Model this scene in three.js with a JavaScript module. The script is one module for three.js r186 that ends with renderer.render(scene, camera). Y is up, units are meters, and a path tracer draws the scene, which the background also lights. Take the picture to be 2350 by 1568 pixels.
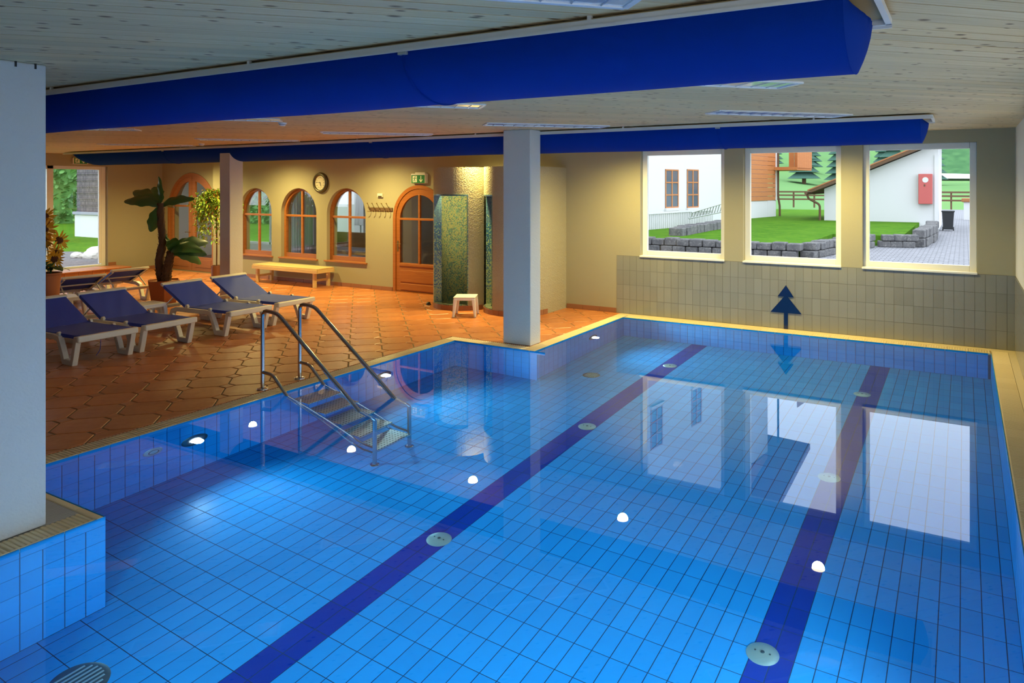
import * as THREE from 'three';
import { mergeGeometries, mergeVertices, toCreasedNormals } from 'three/addons/utils/BufferGeometryUtils.js';
import { RoundedBoxGeometry } from 'three/addons/geometries/RoundedBoxGeometry.js';
import { MarchingCubes } from 'three/addons/objects/MarchingCubes.js';

// ------------------------------------------------------------------ camera, sky, exposure
// World: x runs along the end wall, -z runs away along the pool, y is up; the pool deck is y = 0.
const renderer = new THREE.WebGLRenderer();
renderer.toneMapping = THREE.LinearToneMapping;
renderer.toneMappingExposure = 1.0;
renderer.shadowMap.enabled = true;
const scene = new THREE.Scene();
const camera = new THREE.PerspectiveCamera(2 * Math.atan(784 / 1639.49) * 180 / Math.PI, 2350 / 1568, 0.05, 3000);
camera.position.set(0, 2.198, 0);
camera.rotation.y = 0.519;
camera.setViewOffset(2350, 1568, -100.13, 355.97, 2350, 1568);   // shifted lens, level camera
scene.add(camera);
scene.background = new THREE.Color().setRGB(0.90, 1.0, 1.12);      // even overcast sky
scene.backgroundIntensity = 3.0;
const LAMP_WARM = new THREE.Color().setRGB(1.0, 0.80, 0.27);
const LAMP_POOL = new THREE.Color().setRGB(0.80, 0.95, 1.0);
const DOWNLIGHT_CD = 47, POOL_LAMP_CD = 17;

// ------------------------------------------------------------------ helpers
const H = 2.986;                                                   // ceiling height
let seed = 7;
const rnd = () => { seed = (seed * 1664525 + 1013904223) >>> 0; return seed / 4294967296; };
const rr = (a, b) => a + (b - a) * rnd();
const pick = (arr) => arr[Math.floor(rnd() * arr.length)];
const V = (x, y, z) => new THREE.Vector3(x, y, z);
const taken = {};
const numbered = (n) => { if (!(n in taken)) { taken[n] = 0; return n; } taken[n]++; return n + '_' + String(taken[n]).padStart(3, '0'); };
const rgb = (r, g, b) => new THREE.Color().setRGB(r, g, b);
const hex = (h) => new THREE.Color(h);
function add(name, geo, mat, parent) {                              // a named mesh under parent, or at top level
  const m = new THREE.Mesh(geo, mat);
  m.name = parent && parent !== scene ? name : numbered(name);
  m.castShadow = m.receiveShadow = true;
  (parent || scene).add(m);
  return m;
}
function thing(name, label, category, pos = [0, 0, 0], turn = 0, group) {
  const o = new THREE.Group();
  o.name = numbered(name); o.position.set(...pos); o.rotation.y = turn;
  o.userData = { label, category };
  if (group) o.userData.group = group;
  scene.add(o);
  return o;
}
function tag(o, label, category, group, kind) {
  o.userData = { label, category };
  if (group) o.userData.group = group;
  if (kind) o.userData.kind = kind;
  return o;
}
const structure = (o, label, category) => tag(o, label, category, null, 'structure');
function copy(o, pos, turn, label) {
  const c = o.clone(); c.name = numbered(o.name.replace(/_\d{3}$/, '')); scene.add(c);
  c.userData = { ...o.userData };
  if (label) c.userData.label = label;
  c.position.set(...pos); c.rotation.set(0, turn, 0);
  return c;
}
// uv in metres, by the way each face points
function metreUV(g, du = 0, dv = 0) {
  if (g.index) g = g.toNonIndexed();
  g.computeVertexNormals();
  const p = g.attributes.position, n = g.attributes.normal, uv = new Float32Array(p.count * 2);
  for (let i = 0; i < p.count; i += 3) {
    const nx = Math.abs(n.getX(i)), ny = Math.abs(n.getY(i)), nz = Math.abs(n.getZ(i));
    for (let k = i; k < i + 3; k++) {
      const x = p.getX(k), y = p.getY(k), z = p.getZ(k);
      const [u, v] = ny >= nx && ny >= nz ? [x, z] : nx >= nz ? [z, y] : [x, y];
      uv[2 * k] = u + du; uv[2 * k + 1] = v + dv;
    }
  }
  g.setAttribute('uv', new THREE.BufferAttribute(uv, 2));
  return g;
}
const box = (x0, x1, y0, y1, z0, z1) => {                           // corner to corner, uv in metres
  const g = new THREE.BoxGeometry(Math.abs(x1 - x0), Math.abs(y1 - y0), Math.abs(z1 - z0));
  g.translate((x0 + x1) / 2, (y0 + y1) / 2, (z0 + z1) / 2);
  return metreUV(g);
};
const rbox = (x0, x1, y0, y1, z0, z1, r = 0.01, seg = 2) => {
  const g = new RoundedBoxGeometry(Math.abs(x1 - x0), Math.abs(y1 - y0), Math.abs(z1 - z0), seg, r);
  g.translate((x0 + x1) / 2, (y0 + y1) / 2, (z0 + z1) / 2);
  return g;
};
const clean = (g) => { g = g.index ? g.toNonIndexed() : g; for (const k of Object.keys(g.attributes)) if (!['position', 'normal', 'uv'].includes(k)) g.deleteAttribute(k);
  if (!g.attributes.normal) g.computeVertexNormals();
  if (!g.attributes.uv) g.setAttribute('uv', new THREE.BufferAttribute(new Float32Array(g.attributes.position.count * 2), 2)); return g; };
const merge = (list) => mergeGeometries(list.map(clean));
const cyl = (r0, r1, h, seg = 24) => new THREE.CylinderGeometry(r0, r1, h, seg);
const bar = (p, q, r, seg = 10, r2 = r) => {                        // round bar from p to q
  const d = q.clone().sub(p), g = new THREE.CylinderGeometry(r2, r, d.length(), seg);
  g.applyQuaternion(new THREE.Quaternion().setFromUnitVectors(V(0, 1, 0), d.clone().normalize()));
  g.translate((p.x + q.x) / 2, (p.y + q.y) / 2, (p.z + q.z) / 2);
  return g;
};
function bendPath(pts, rad) {                                       // straight runs with rounded bends
  const path = new THREE.CurvePath(); let prev = pts[0];
  for (let i = 1; i < pts.length - 1; i++) {
    const a = pts[i].clone().sub(prev), b = pts[i + 1].clone().sub(pts[i]);
    const k = Math.min(rad, a.length() * 0.48, b.length() * 0.48);
    const s = pts[i].clone().addScaledVector(a.normalize(), -k), e = pts[i].clone().addScaledVector(b.normalize(), k);
    path.add(new THREE.LineCurve3(prev, s)); path.add(new THREE.QuadraticBezierCurve3(s, pts[i], e)); prev = e;
  }
  path.add(new THREE.LineCurve3(prev, pts[pts.length - 1]));
  return path;
}
const tube = (pts, r, rad = 0.08, n = 64, seg = 12) => new THREE.TubeGeometry(bendPath(pts, rad), n, r, seg, false);
const extrude = (shape, depth, bevel = 0, curve = 12) => {
  const g = new THREE.ExtrudeGeometry(shape, { depth, bevelEnabled: bevel > 0, bevelSize: bevel, bevelThickness: bevel, bevelSegments: 2, curveSegments: curve });
  return g;
};
function stroke(pts, hw) {                                          // outline of a polyline of half-width hw, mitred
  const L = [], R = [], n = pts.length;
  for (let i = 0; i < n; i++) {
    const a = pts[Math.max(0, i - 1)], b = pts[i], c = pts[Math.min(n - 1, i + 1)];
    let d1 = [b[0] - a[0], b[1] - a[1]], d2 = [c[0] - b[0], c[1] - b[1]];
    if (i === 0) d1 = d2; if (i === n - 1) d2 = d1;
    const l1 = Math.hypot(...d1), l2 = Math.hypot(...d2);
    const n1 = [-d1[1] / l1, d1[0] / l1], n2 = [-d2[1] / l2, d2[0] / l2];
    let m = [n1[0] + n2[0], n1[1] + n2[1]]; const ml = Math.hypot(...m); m = [m[0] / ml, m[1] / ml];
    const k = hw / Math.max(0.45, m[0] * n1[0] + m[1] * n1[1]);
    L.push([b[0] + m[0] * k, b[1] + m[1] * k]); R.push([b[0] - m[0] * k, b[1] - m[1] * k]);
  }
  const s = new THREE.Shape(); const all = L.concat(R.reverse());
  all.forEach((p, i) => i ? s.lineTo(...p) : s.moveTo(...p)); s.closePath();
  return s;
}
const polyShape = (pts) => { const s = new THREE.Shape(); pts.forEach((p, i) => i ? s.lineTo(...p) : s.moveTo(...p)); s.closePath(); return s; };
function archPath(P, cx, hw, y0, spring) {                          // upright opening with a half-round top
  P.moveTo(cx - hw, y0); P.lineTo(cx + hw, y0); P.lineTo(cx + hw, spring);
  P.absarc(cx, spring, hw, 0, Math.PI, false); P.lineTo(cx - hw, y0); return P;
}
// many alike pieces: the largest in view one by one, the rest joined into one part
function pieces(parent, name, list, max = 300) {
  const eye = V(0, 2.198, 0), fwd = V(-Math.sin(0.519), 0, -Math.cos(0.519)), c = new THREE.Vector3();
  for (const q of list) {
    c.setFromMatrixPosition(q.m); const d = c.clone().sub(eye), depth = d.dot(fwd);
    const sx = depth > 0.3 ? (d.x * Math.cos(0.519) - d.z * Math.sin(0.519)) / depth : 9, sy = depth > 0.3 ? d.y / depth : 9;
    const px = 1275 + 1639 * sx, py = 428 - 1639 * sy;
    q.score = (depth > 0.3 && px > -80 && px < 2430 && py > -60 && py < 1750 ? 1 : 1e-3) / d.lengthSq();
  }
  list.sort((a, b) => b.score - a.score);
  list.slice(0, max).forEach((q) => {
    const m = add(name, q.g, q.mat, parent); m.matrixAutoUpdate = false; m.matrix.copy(q.m); m.matrix.decompose(m.position, m.quaternion, m.scale); m.matrixAutoUpdate = true;
  });
  const rest = list.slice(max);
  if (!rest.length) return;
  const gs = rest.map((q) => {
    const g = clean(q.g.clone()).applyMatrix4(q.m), n = g.attributes.position.count, col = new Float32Array(n * 3);
    for (let i = 0; i < n; i++) { col[3 * i] = q.mat.color.r; col[3 * i + 1] = q.mat.color.g; col[3 * i + 2] = q.mat.color.b; }
    g.setAttribute('color', new THREE.BufferAttribute(col, 3)); return g;
  });
  const mat = rest[0].mat.clone(); mat.color = rgb(1, 1, 1); mat.vertexColors = true;
  const m = add(name, mergeGeometries(gs), mat, parent); m.userData.kind = 'stuff';
}
const at = (x, y, z) => new THREE.Matrix4().makeTranslation(x, y, z);

// ------------------------------------------------------------------ procedural textures
function noiseTable(n, s) { let q = s; const t = new Float32Array(n * n); for (let i = 0; i < n * n; i++) { q = (q * 1664525 + 1013904223) >>> 0; t[i] = q / 4294967296; } return t; }
const NT = noiseTable(64, 99);
function vn(x, y, px, py) {                                         // value noise, repeating every px, py cells
  const x0 = Math.floor(x), y0 = Math.floor(y), fx = x - x0, fy = y - y0, sx = fx * fx * (3 - 2 * fx), sy = fy * fy * (3 - 2 * fy);
  const f = (a, b) => NT[(((b % py) + py) % py % 64) * 64 + (((a % px) + px) % px % 64)];
  return (f(x0, y0) * (1 - sx) + f(x0 + 1, y0) * sx) * (1 - sy) + (f(x0, y0 + 1) * (1 - sx) + f(x0 + 1, y0 + 1) * sx) * sy;
}
const fbm = (u, v, fu, fv, oct) => { let s = 0, a = 0.5, t = 0; for (let i = 0; i < oct; i++) { s += a * vn(u * fu, v * fv, fu, fv); t += a; a *= 0.5; fu *= 2; fv *= 2; } return s / t; };
function tex(w, h, metresU, metresV, fn, srgb = true) {             // fn(u, v) gives 0..1 values; metres = size of one repeat
  const d = new Uint8Array(w * h * 4);
  for (let j = 0; j < h; j++) for (let i = 0; i < w; i++) {
    const c = fn(i / w, j / h), k = 4 * (j * w + i), g = typeof c === 'number';
    for (let q = 0; q < 3; q++) d[k + q] = Math.max(0, Math.min(255, 255 * (g ? c : c[q])));
    d[k + 3] = 255;
  }
  const t = new THREE.DataTexture(d, w, h, THREE.RGBAFormat);
  t.wrapS = t.wrapT = THREE.RepeatWrapping; t.magFilter = THREE.LinearFilter; t.minFilter = THREE.LinearMipmapLinearFilter; t.generateMipmaps = true;
  if (srgb) t.colorSpace = THREE.SRGBColorSpace;
  t.repeat.set(1 / metresU, 1 / metresV); t.needsUpdate = true;
  return t;
}
const mixc = (a, b, t) => [a[0] + (b[0] - a[0]) * t, a[1] + (b[1] - a[1]) * t, a[2] + (b[2] - a[2]) * t];
const C = (r, g, b) => [r / 255, g / 255, b / 255];
const std = (o) => new THREE.MeshStandardMaterial(o);
const phys = (o) => new THREE.MeshPhysicalMaterial(o);

const T = {};
T.plaster = tex(256, 256, 0.5, 0.5, (u, v) => 0.35 + 0.5 * fbm(u, v, 32, 32, 3), false);
T.roughcast = tex(256, 256, 0.3, 0.3, (u, v) => { const n = fbm(u, v, 24, 24, 2); return Math.max(0, Math.min(1, 2.2 * (n - 0.28))); }, false);
{ // pine ceiling boards: grain along u, scattered knots
  const knots = []; for (let i = 0; i < 76; i++) knots.push([rnd(), rnd(), rr(0.5, 1.4), rr(0.6, 1)]);
  T.pine = tex(1024, 512, 3.2, 1.08, (u, v) => {
    const w = fbm(u, v, 5, 12, 2);
    const g = fbm(u + 0.02 * w, v, 8, 128, 3), st = 0.5 + 0.5 * Math.sin(6.28 * (v * 64 + 3 * w + 1.2 * fbm(u, v, 4, 24, 2)));
    let c = mixc(C(228, 208, 168), C(192, 162, 116), 0.55 * g + 0.28 * st * g);
    for (const [ku, kv, s, k] of knots) {
      let du = Math.abs(u - ku), dv = Math.abs(v - kv); du = Math.min(du, 1 - du) * 3.2; dv = Math.min(dv, 1 - dv) * 1.08;
      const d = Math.hypot(du / 1.9, dv) / (0.0085 * s);
      if (d < 2.4) c = mixc(c, C(98, 68, 42), k * Math.max(0, Math.min(1, 1.5 - d * 0.8)));
    }
    return c;
  });
}
const woodTex = (A, B, su, sv) => tex(512, 256, su, sv, (u, v) => {
  const w = fbm(u, v, 4, 8, 2), st = 0.5 + 0.5 * Math.sin(6.28 * (v * 22 + 2.4 * w));
  return mixc(A, B, 0.5 * fbm(u, v, 6, 64, 3) + 0.42 * st * (0.4 + w * 0.6));
});
T.door = woodTex(C(178, 110, 46), C(126, 66, 20), 1.6, 0.5);
T.frame = woodTex(C(178, 116, 62), C(134, 74, 32), 1.6, 0.5);
T.bench = woodTex(C(232, 206, 150), C(202, 164, 100), 1.6, 0.5);
T.chalet = woodTex(C(206, 140, 82), C(160, 92, 44), 1.6, 0.6);
T.terracotta = tex(512, 512, 1.7, 1.7, (u, v) => { const n = fbm(u, v, 8, 8, 4), k = fbm(u, v, 48, 48, 2); return mixc(mixc(C(206, 132, 76), C(168, 96, 54), n), C(222, 156, 96), 0.35 * k); });
T.terraBump = tex(256, 256, 0.85, 0.85, (u, v) => fbm(u, v, 8, 8, 3), false);
T.grass = tex(512, 512, 4, 4, (u, v) => { const n = fbm(u, v, 10, 10, 3), k = fbm(u, v, 60, 60, 2); return mixc(mixc(C(82, 126, 34), C(54, 100, 24), n), C(136, 160, 54), 0.55 * k * k); });
T.stone = tex(256, 256, 0.9, 0.9, (u, v) => { const n = fbm(u, v, 6, 6, 4), k = fbm(u, v, 30, 30, 2); return mixc(mixc(C(128, 126, 124), C(70, 70, 74), n), C(168, 166, 158), Math.max(0, k * 1.6 - 0.9)); });
T.paving = tex(512, 512, 2.4, 2.4, (u, v) => { const c = 12, i = v * c, off = Math.floor(i) % 2 ? 0.5 : 0, j = u * c + off, e = Math.min(i % 1, 1 - i % 1, j % 1, 1 - j % 1); const n = fbm(u, v, 20, 20, 2); return e < 0.06 ? C(96, 96, 100) : mixc(C(122, 123, 128), C(150, 150, 156), n); });
T.shingle = tex(512, 512, 1.2, 1.2, (u, v) => { const r = 9, i = v * r, off = (Math.floor(i) * 0.37) % 1, j = u * 14 + off * 3, k = vn(Math.floor(j), Math.floor(i), 14, 9), e = (i % 1) < 0.1 ? 0.6 : 1; const c = mixc(C(112, 104, 108), C(80, 76, 84), k); return c.map((q) => q * e); });
T.hill = tex(512, 512, 220, 220, (u, v) => { const n = fbm(u, v, 6, 6, 5); return mixc(C(120, 156, 92), C(84, 126, 84), n); });
T.forest = tex(512, 512, 60, 60, (u, v) => { const n = fbm(u, v, 24, 12, 3); return mixc(C(58, 96, 62), C(86, 128, 80), n); });
T.weave = tex(128, 128, 0.06, 0.06, (u, v) => 0.5 + 0.25 * Math.sin(u * 6.283 * 16) + 0.25 * Math.sin(v * 6.283 * 16), false);
T.mosaic = tex(512, 512, 0.64, 0.64, (u, v) => mosaicColour(u, v, 0.34));
function hash2(i, j) { let h = Math.imul(i + 1, 374761393) + Math.imul(j + 1, 668265263); h = Math.imul(h ^ (h >>> 13), 1274126177); return ((h ^ (h >>> 16)) >>> 0) / 4294967296; }
function mosaicColour(u, v, blue) {
  const n = 32, i = Math.floor(u * n), j = Math.floor(v * n), fx = u * n - i, fy = v * n - j;
  if (fx < 0.1 || fy < 0.1) return C(140, 136, 112);
  const k = hash2(i, j), q = hash2(i + 57, j + 131);
  if (k < blue) return q < 0.5 ? C(44, 92, 104) : q < 0.8 ? C(70, 116, 114) : C(36, 70, 96);
  return q < 0.5 ? C(116, 126, 98) : q < 0.8 ? C(100, 116, 98) : C(132, 132, 102);
}
// door-jamb mosaic: mostly blue pieces near the top, mostly pale green near the floor
T.jamb = tex(64, 512, 0.16, 2.05, (u, v) => {
  const i = Math.floor(u * 8), j = Math.floor(v * 102), fx = u * 8 - i, fy = v * 102 - j;
  if (fx < 0.1 || fy < 0.1) return C(150, 160, 140);
  const k = hash2(i + 9, j + 3), q = hash2(i + 70, j + 11);
  return k < v * 1.15 ? (q < 0.6 ? C(34, 86, 140) : C(56, 116, 156)) : (q < 0.5 ? C(150, 180, 140) : C(110, 160, 140));
});
T.perforated = tex(256, 256, 0.16, 0.16, (u, v) => { const a = (u * 4) % 1 - 0.5, b = (v * 4) % 1 - 0.5; return Math.hypot(a, b) < 0.2 ? C(60, 64, 60) : C(206, 206, 200); });
T.ribs = tex(64, 16, 0.024, 0.5, (u) => 0.5 + 0.5 * Math.sin(u * 6.283), false);

// ------------------------------------------------------------------ materials
const M = {
  paint: std({ color: rgb(0.36, 0.33, 0.225), roughness: 0.85, bumpMap: T.plaster, bumpScale: 0.0012 }),
  white: std({ color: rgb(0.66, 0.65, 0.62), roughness: 0.8, bumpMap: T.plaster, bumpScale: 0.0012 }),
  pillar: std({ color: rgb(0.62, 0.61, 0.59), roughness: 0.9, bumpMap: T.roughcast, bumpScale: 0.0012 }),
  shower: std({ color: rgb(0.40, 0.36, 0.25), roughness: 0.9, bumpMap: T.roughcast, bumpScale: 0.005 }),
  ceilingGap: std({ color: rgb(0.10, 0.07, 0.04), roughness: 0.9 }),
  grout: std({ color: rgb(0.19, 0.14, 0.075), roughness: 0.9 }),
  poolGrout: std({ color: rgb(0.006, 0.035, 0.10), roughness: 0.8 }),
  wallGrout: std({ color: rgb(0.16, 0.15, 0.13), roughness: 0.9 }),
  coping: std({ color: rgb(0.82, 0.66, 0.38), roughness: 0.2 }),
  copingB: std({ color: rgb(0.78, 0.62, 0.35), roughness: 0.2 }),
  copingGrout: std({ color: rgb(0.20, 0.16, 0.10), roughness: 0.9 }),
  slab: std({ color: rgb(0.42, 0.39, 0.32), roughness: 0.5, bumpMap: T.ribs, bumpScale: 0.003 }),
  steel: std({ color: rgb(0.62, 0.61, 0.58), roughness: 0.16, metalness: 1 }),
  step: std({ map: T.perforated, roughness: 0.35, metalness: 0.85 }),
  darkSteel: std({ color: rgb(0.10, 0.12, 0.14), roughness: 0.35, metalness: 0.7 }),
  duct: phys({ color: rgb(0.0008, 0.028, 0.26), roughness: 0.9, specularIntensity: 0.15, bumpMap: T.weave, bumpScale: 0.0006 }),
  rail: std({ color: rgb(0.72, 0.70, 0.68), roughness: 0.35 }),
  plate: std({ color: rgb(0.50, 0.36, 0.18), roughness: 0.6 }),
  fixture: std({ color: rgb(0.80, 0.81, 0.83), roughness: 0.25 }),
  louvre: std({ color: rgb(0.78, 0.80, 0.83), roughness: 0.12, metalness: 0.4 }),
  plastic: std({ color: rgb(0.78, 0.73, 0.60), roughness: 0.32 }),
  whitePlastic: std({ color: rgb(0.82, 0.80, 0.76), roughness: 0.35 }),
  sling: std({ color: rgb(0.022, 0.064, 0.48), roughness: 0.62, bumpMap: T.weave, bumpScale: 0.0005 }),
  navy: std({ color: rgb(0.004, 0.018, 0.09), roughness: 0.15 }),
  door: std({ map: T.door, roughness: 0.38 }),
  frame: std({ map: T.frame, roughness: 0.42 }),
  bench: std({ map: T.bench, roughness: 0.5 }),
  brass: std({ color: rgb(0.30, 0.22, 0.10), roughness: 0.3, metalness: 0.9 }),
  glass: phys({ color: rgb(1, 1, 1), roughness: 0.0, transmission: 1, thickness: 0, ior: 1.5 }),
  clearGlass: phys({ color: rgb(1, 1, 1), roughness: 0.0, transmission: 1, thickness: 0, ior: 1.5, specularIntensity: 0.3 }),
  frameWhite: std({ color: rgb(0.80, 0.80, 0.79), roughness: 0.4 }),
  terraPot: std({ color: rgb(0.44, 0.155, 0.06), roughness: 0.65 }),
  soil: std({ color: rgb(0.05, 0.03, 0.02), roughness: 1 }),
  trunk: std({ color: rgb(0.10, 0.055, 0.028), roughness: 0.95 }),
  leaf: phys({ color: rgb(0.055, 0.17, 0.045), roughness: 0.38, transmission: 0.15, thickness: 0 }),
  leafDark: phys({ color: rgb(0.035, 0.12, 0.04), roughness: 0.4, transmission: 0.12, thickness: 0 }),
  leafBright: phys({ color: rgb(0.30, 0.50, 0.05), roughness: 0.45, transmission: 0.25, thickness: 0 }),
  petal: std({ color: rgb(0.85, 0.44, 0.015), roughness: 0.6 }),
  seedHead: std({ color: rgb(0.09, 0.03, 0.01), roughness: 0.9 }),
  mosaic: std({ map: T.mosaic, roughness: 0.18 }),
  jamb: std({ map: T.jamb, roughness: 0.18 }),
  grass: phys({ map: T.grass, roughness: 1, specularIntensity: 0.05 }),
  stone: std({ map: T.stone, roughness: 0.95 }),
  terrace: std({ color: rgb(0.55, 0.53, 0.49), roughness: 0.9 }),
  paving: std({ map: T.paving, roughness: 0.9 }),
  render: std({ color: rgb(0.66, 0.66, 0.66), roughness: 0.9 }),
  chalet: std({ map: T.chalet, roughness: 0.7 }),
  roofTile: std({ color: rgb(0.36, 0.15, 0.06), roughness: 0.85 }),
  darkWood: std({ color: rgb(0.13, 0.07, 0.035), roughness: 0.8 }),
  shingle: std({ map: T.shingle, roughness: 0.9 }),
  plinthStone: std({ color: rgb(0.30, 0.32, 0.38), roughness: 0.8 }),
  hill: phys({ map: T.hill, roughness: 1, specularIntensity: 0.05 }),
  forest: phys({ map: T.forest, roughness: 1, specularIntensity: 0.05 }),
  pane: std({ color: rgb(0.10, 0.13, 0.16), roughness: 0.08 }),
  red: std({ color: rgb(0.50, 0.10, 0.09), roughness: 0.5 }),
  black: std({ color: rgb(0.012, 0.013, 0.016), roughness: 0.5 }),
  galvanised: std({ color: rgb(0.46, 0.48, 0.46), roughness: 0.35, metalness: 0.6 }),
};
const poolTones = [rgb(0.018, 0.25, 0.58), rgb(0.020, 0.262, 0.60), rgb(0.016, 0.24, 0.56)].map((c) => phys({ color: c, roughness: 0.3, ior: 1.15 }));
const laneTones = [rgb(0.004, 0.030, 0.26), rgb(0.005, 0.034, 0.28)].map((c) => phys({ color: c, roughness: 0.3, ior: 1.15 }));
const wallTones = [rgb(0.25, 0.25, 0.225), rgb(0.26, 0.26, 0.235), rgb(0.24, 0.24, 0.215)].map((c) => std({ color: c, roughness: 0.14 }));
const terraTones = [rgb(1, 1, 1), rgb(0.9, 0.88, 0.86), rgb(1.0, 0.94, 0.88), rgb(0.84, 0.80, 0.78)].map((c) => std({ color: c, map: T.terracotta, roughness: 0.36, bumpMap: T.terraBump, bumpScale: 0.003 }));
const pineTones = [rgb(1, 1, 1), rgb(0.94, 0.94, 0.94), rgb(1.0, 0.97, 0.92), rgb(0.88, 0.88, 0.88)].map((c) => std({ color: c, map: T.pine, roughness: 0.6 }));
const terraSkirt = std({ color: rgb(0.30, 0.13, 0.065), roughness: 0.4 });

// ------------------------------------------------------------------ room shell (b = x, a = -z)
const bx = (b0, b1, y0, y1, a0, a1) => box(b0, b1, y0, y1, -a1, -a0);
const rbx = (b0, b1, y0, y1, a0, a1, r, s) => rbox(b0, b1, y0, y1, -a1, -a0, r, s);
const P3 = (b, y, a) => V(b, y, -a);
const FAR = 11.33, LEFT = -18.85, RIGHT = 0.602, BACK = -2.2;
const ARCH = [-14.79, -13.285, -11.775], ARCH_HW = 0.5875, ARCH_Y0 = 0.55, ARCH_SP = 1.57;
const END_WINDOWS = [[-4.804, -3.345], [-3.041, -1.585], [-1.291, 0.157]], EW_Y0 = 1.013, EW_Y1 = 2.81;
{
  const s = polyShape([[-16.4, -0.3], [RIGHT + 0.3, -0.3], [RIGHT + 0.3, H + 0.3], [-16.4, H + 0.3]]);
  for (const c of ARCH) s.holes.push(archPath(new THREE.Path(), c, ARCH_HW, ARCH_Y0, ARCH_SP));
  s.holes.push(archPath(new THREE.Path(), -9.69, 0.70, 0.0, 1.525));
  for (const [l, r] of END_WINDOWS) { const p = new THREE.Path(); p.moveTo(l, EW_Y0); p.lineTo(r, EW_Y0); p.lineTo(r, EW_Y1); p.lineTo(l, EW_Y1); p.lineTo(l, EW_Y0); s.holes.push(p); }
  const g = extrude(s, 0.3, 0, 32); g.translate(0, 0, -FAR - 0.3);
  structure(add('wall_far', metreUV(g), M.paint), 'cream plastered far wall with arched windows and square pool windows', 'wall');
  // recessed bay with the double door
  const d = polyShape([[LEFT - 0.3, -0.3], [-16.4, -0.3], [-16.4, H + 0.3], [LEFT - 0.3, H + 0.3]]);
  d.holes.push(archPath(new THREE.Path(), -17.55, 1.03, 0.0, 1.52));
  const dg = extrude(d, 0.3, 0, 32); dg.translate(0, 0, -11.52 - 0.3);
  structure(add('wall_bay', metreUV(dg), M.paint), 'cream plastered wall bay around the arched double door', 'wall');
  // left wall with the patio opening
  const w = polyShape([[-11.82, -0.3], [-BACK + 0.3, -0.3], [-BACK + 0.3, H + 0.3], [-11.82, H + 0.3]]);
  const p = new THREE.Path(); p.moveTo(-10.10, 0.19); p.lineTo(-4.4, 0.19); p.lineTo(-4.4, 2.70); p.lineTo(-10.10, 2.70); p.lineTo(-10.10, 0.19); w.holes.push(p);
  const wg = extrude(w, 0.3, 0); wg.rotateY(-Math.PI / 2); wg.translate(LEFT, 0, 0);
  structure(add('wall_left', metreUV(wg), M.paint), 'cream plastered side wall around the patio glazing', 'wall');
  const v = polyShape([[-FAR, -0.3], [-BACK + 0.3, -0.3], [-BACK + 0.3, H + 0.3], [-FAR, H + 0.3]]);
  for (const [l, r] of [[-9.4, -6.6], [-6.2, -3.4], [-3.0, -0.2]]) { const q = new THREE.Path(); q.moveTo(l, 1.013); q.lineTo(r, 1.013); q.lineTo(r, 2.81); q.lineTo(l, 2.81); q.lineTo(l, 1.013); v.holes.push(q); }
  const vg = extrude(v, 0.3, 0); vg.rotateY(-Math.PI / 2); vg.translate(RIGHT + 0.3, 0, 0);
  structure(add('wall_right', metreUV(vg), M.white), 'white side wall at the pool edge beside the end windows', 'wall');
  structure(add('wall_back', bx(LEFT - 0.3, RIGHT + 0.3, -0.3, H + 0.3, BACK - 0.3, BACK), M.white), 'plain white wall opposite the end windows', 'wall');
}

// ceiling: diagonal pine boards under a dark void
{
  const ceiling = structure(add('ceiling', bx(LEFT, RIGHT, H + 0.013, H + 0.3, BACK, 11.52), M.ceilingGap), 'low ceiling of pale knotty pine boards laid diagonally', 'ceiling');
  const clipHalf = (poly, f) => { const out = []; for (let i = 0; i < poly.length; i++) { const A = poly[i], B = poly[(i + 1) % poly.length], fa = f(A), fb = f(B); if (fa >= 0) out.push(A); if (fa * fb < 0) { const t = fa / (fa - fb); out.push([A[0] + (B[0] - A[0]) * t, A[1] + (B[1] - A[1]) * t]); } } return out; };
  const S = Math.SQRT1_2, pitch = 0.135;
  for (let i = -160; i < 40; i++) {
    const gap = rnd() < 0.4 ? 0.013 : 0.005, v0 = i * pitch + gap / 2, v1 = (i + 1) * pitch - gap / 2;        // u = (b + a)/sqrt2 runs along a board, v = (b - a)/sqrt2 across
    let poly = [[-40, v0], [40, v0], [40, v1], [-40, v1]];
    const B = (q) => (q[0] + q[1]) * S, A = (q) => (q[0] - q[1]) * S;
    for (const f of [(q) => B(q) - LEFT, (q) => RIGHT - B(q), (q) => A(q) - BACK, (q) => 11.52 - A(q)]) { poly = clipHalf(poly, f); if (poly.length < 3) break; }
    if (poly.length < 3) continue;
    const g = extrude(polyShape(poly), 0.014, 0), p = g.attributes.position, uv = g.attributes.uv, du = rr(0, 3), dv = 0.135 * Math.floor(rr(0, 8));
    for (let k = 0; k < p.count; k++) { const u = p.getX(k), v = p.getY(k), h = p.getZ(k); uv.setXY(k, u + du, v - v0 + dv); p.setXYZ(k, (u + v) * S, H + h, -(u - v) * S); }
    g.computeVertexNormals();
    add('ceiling_board', g, pick(pineTones), ceiling);
  }
}

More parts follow.
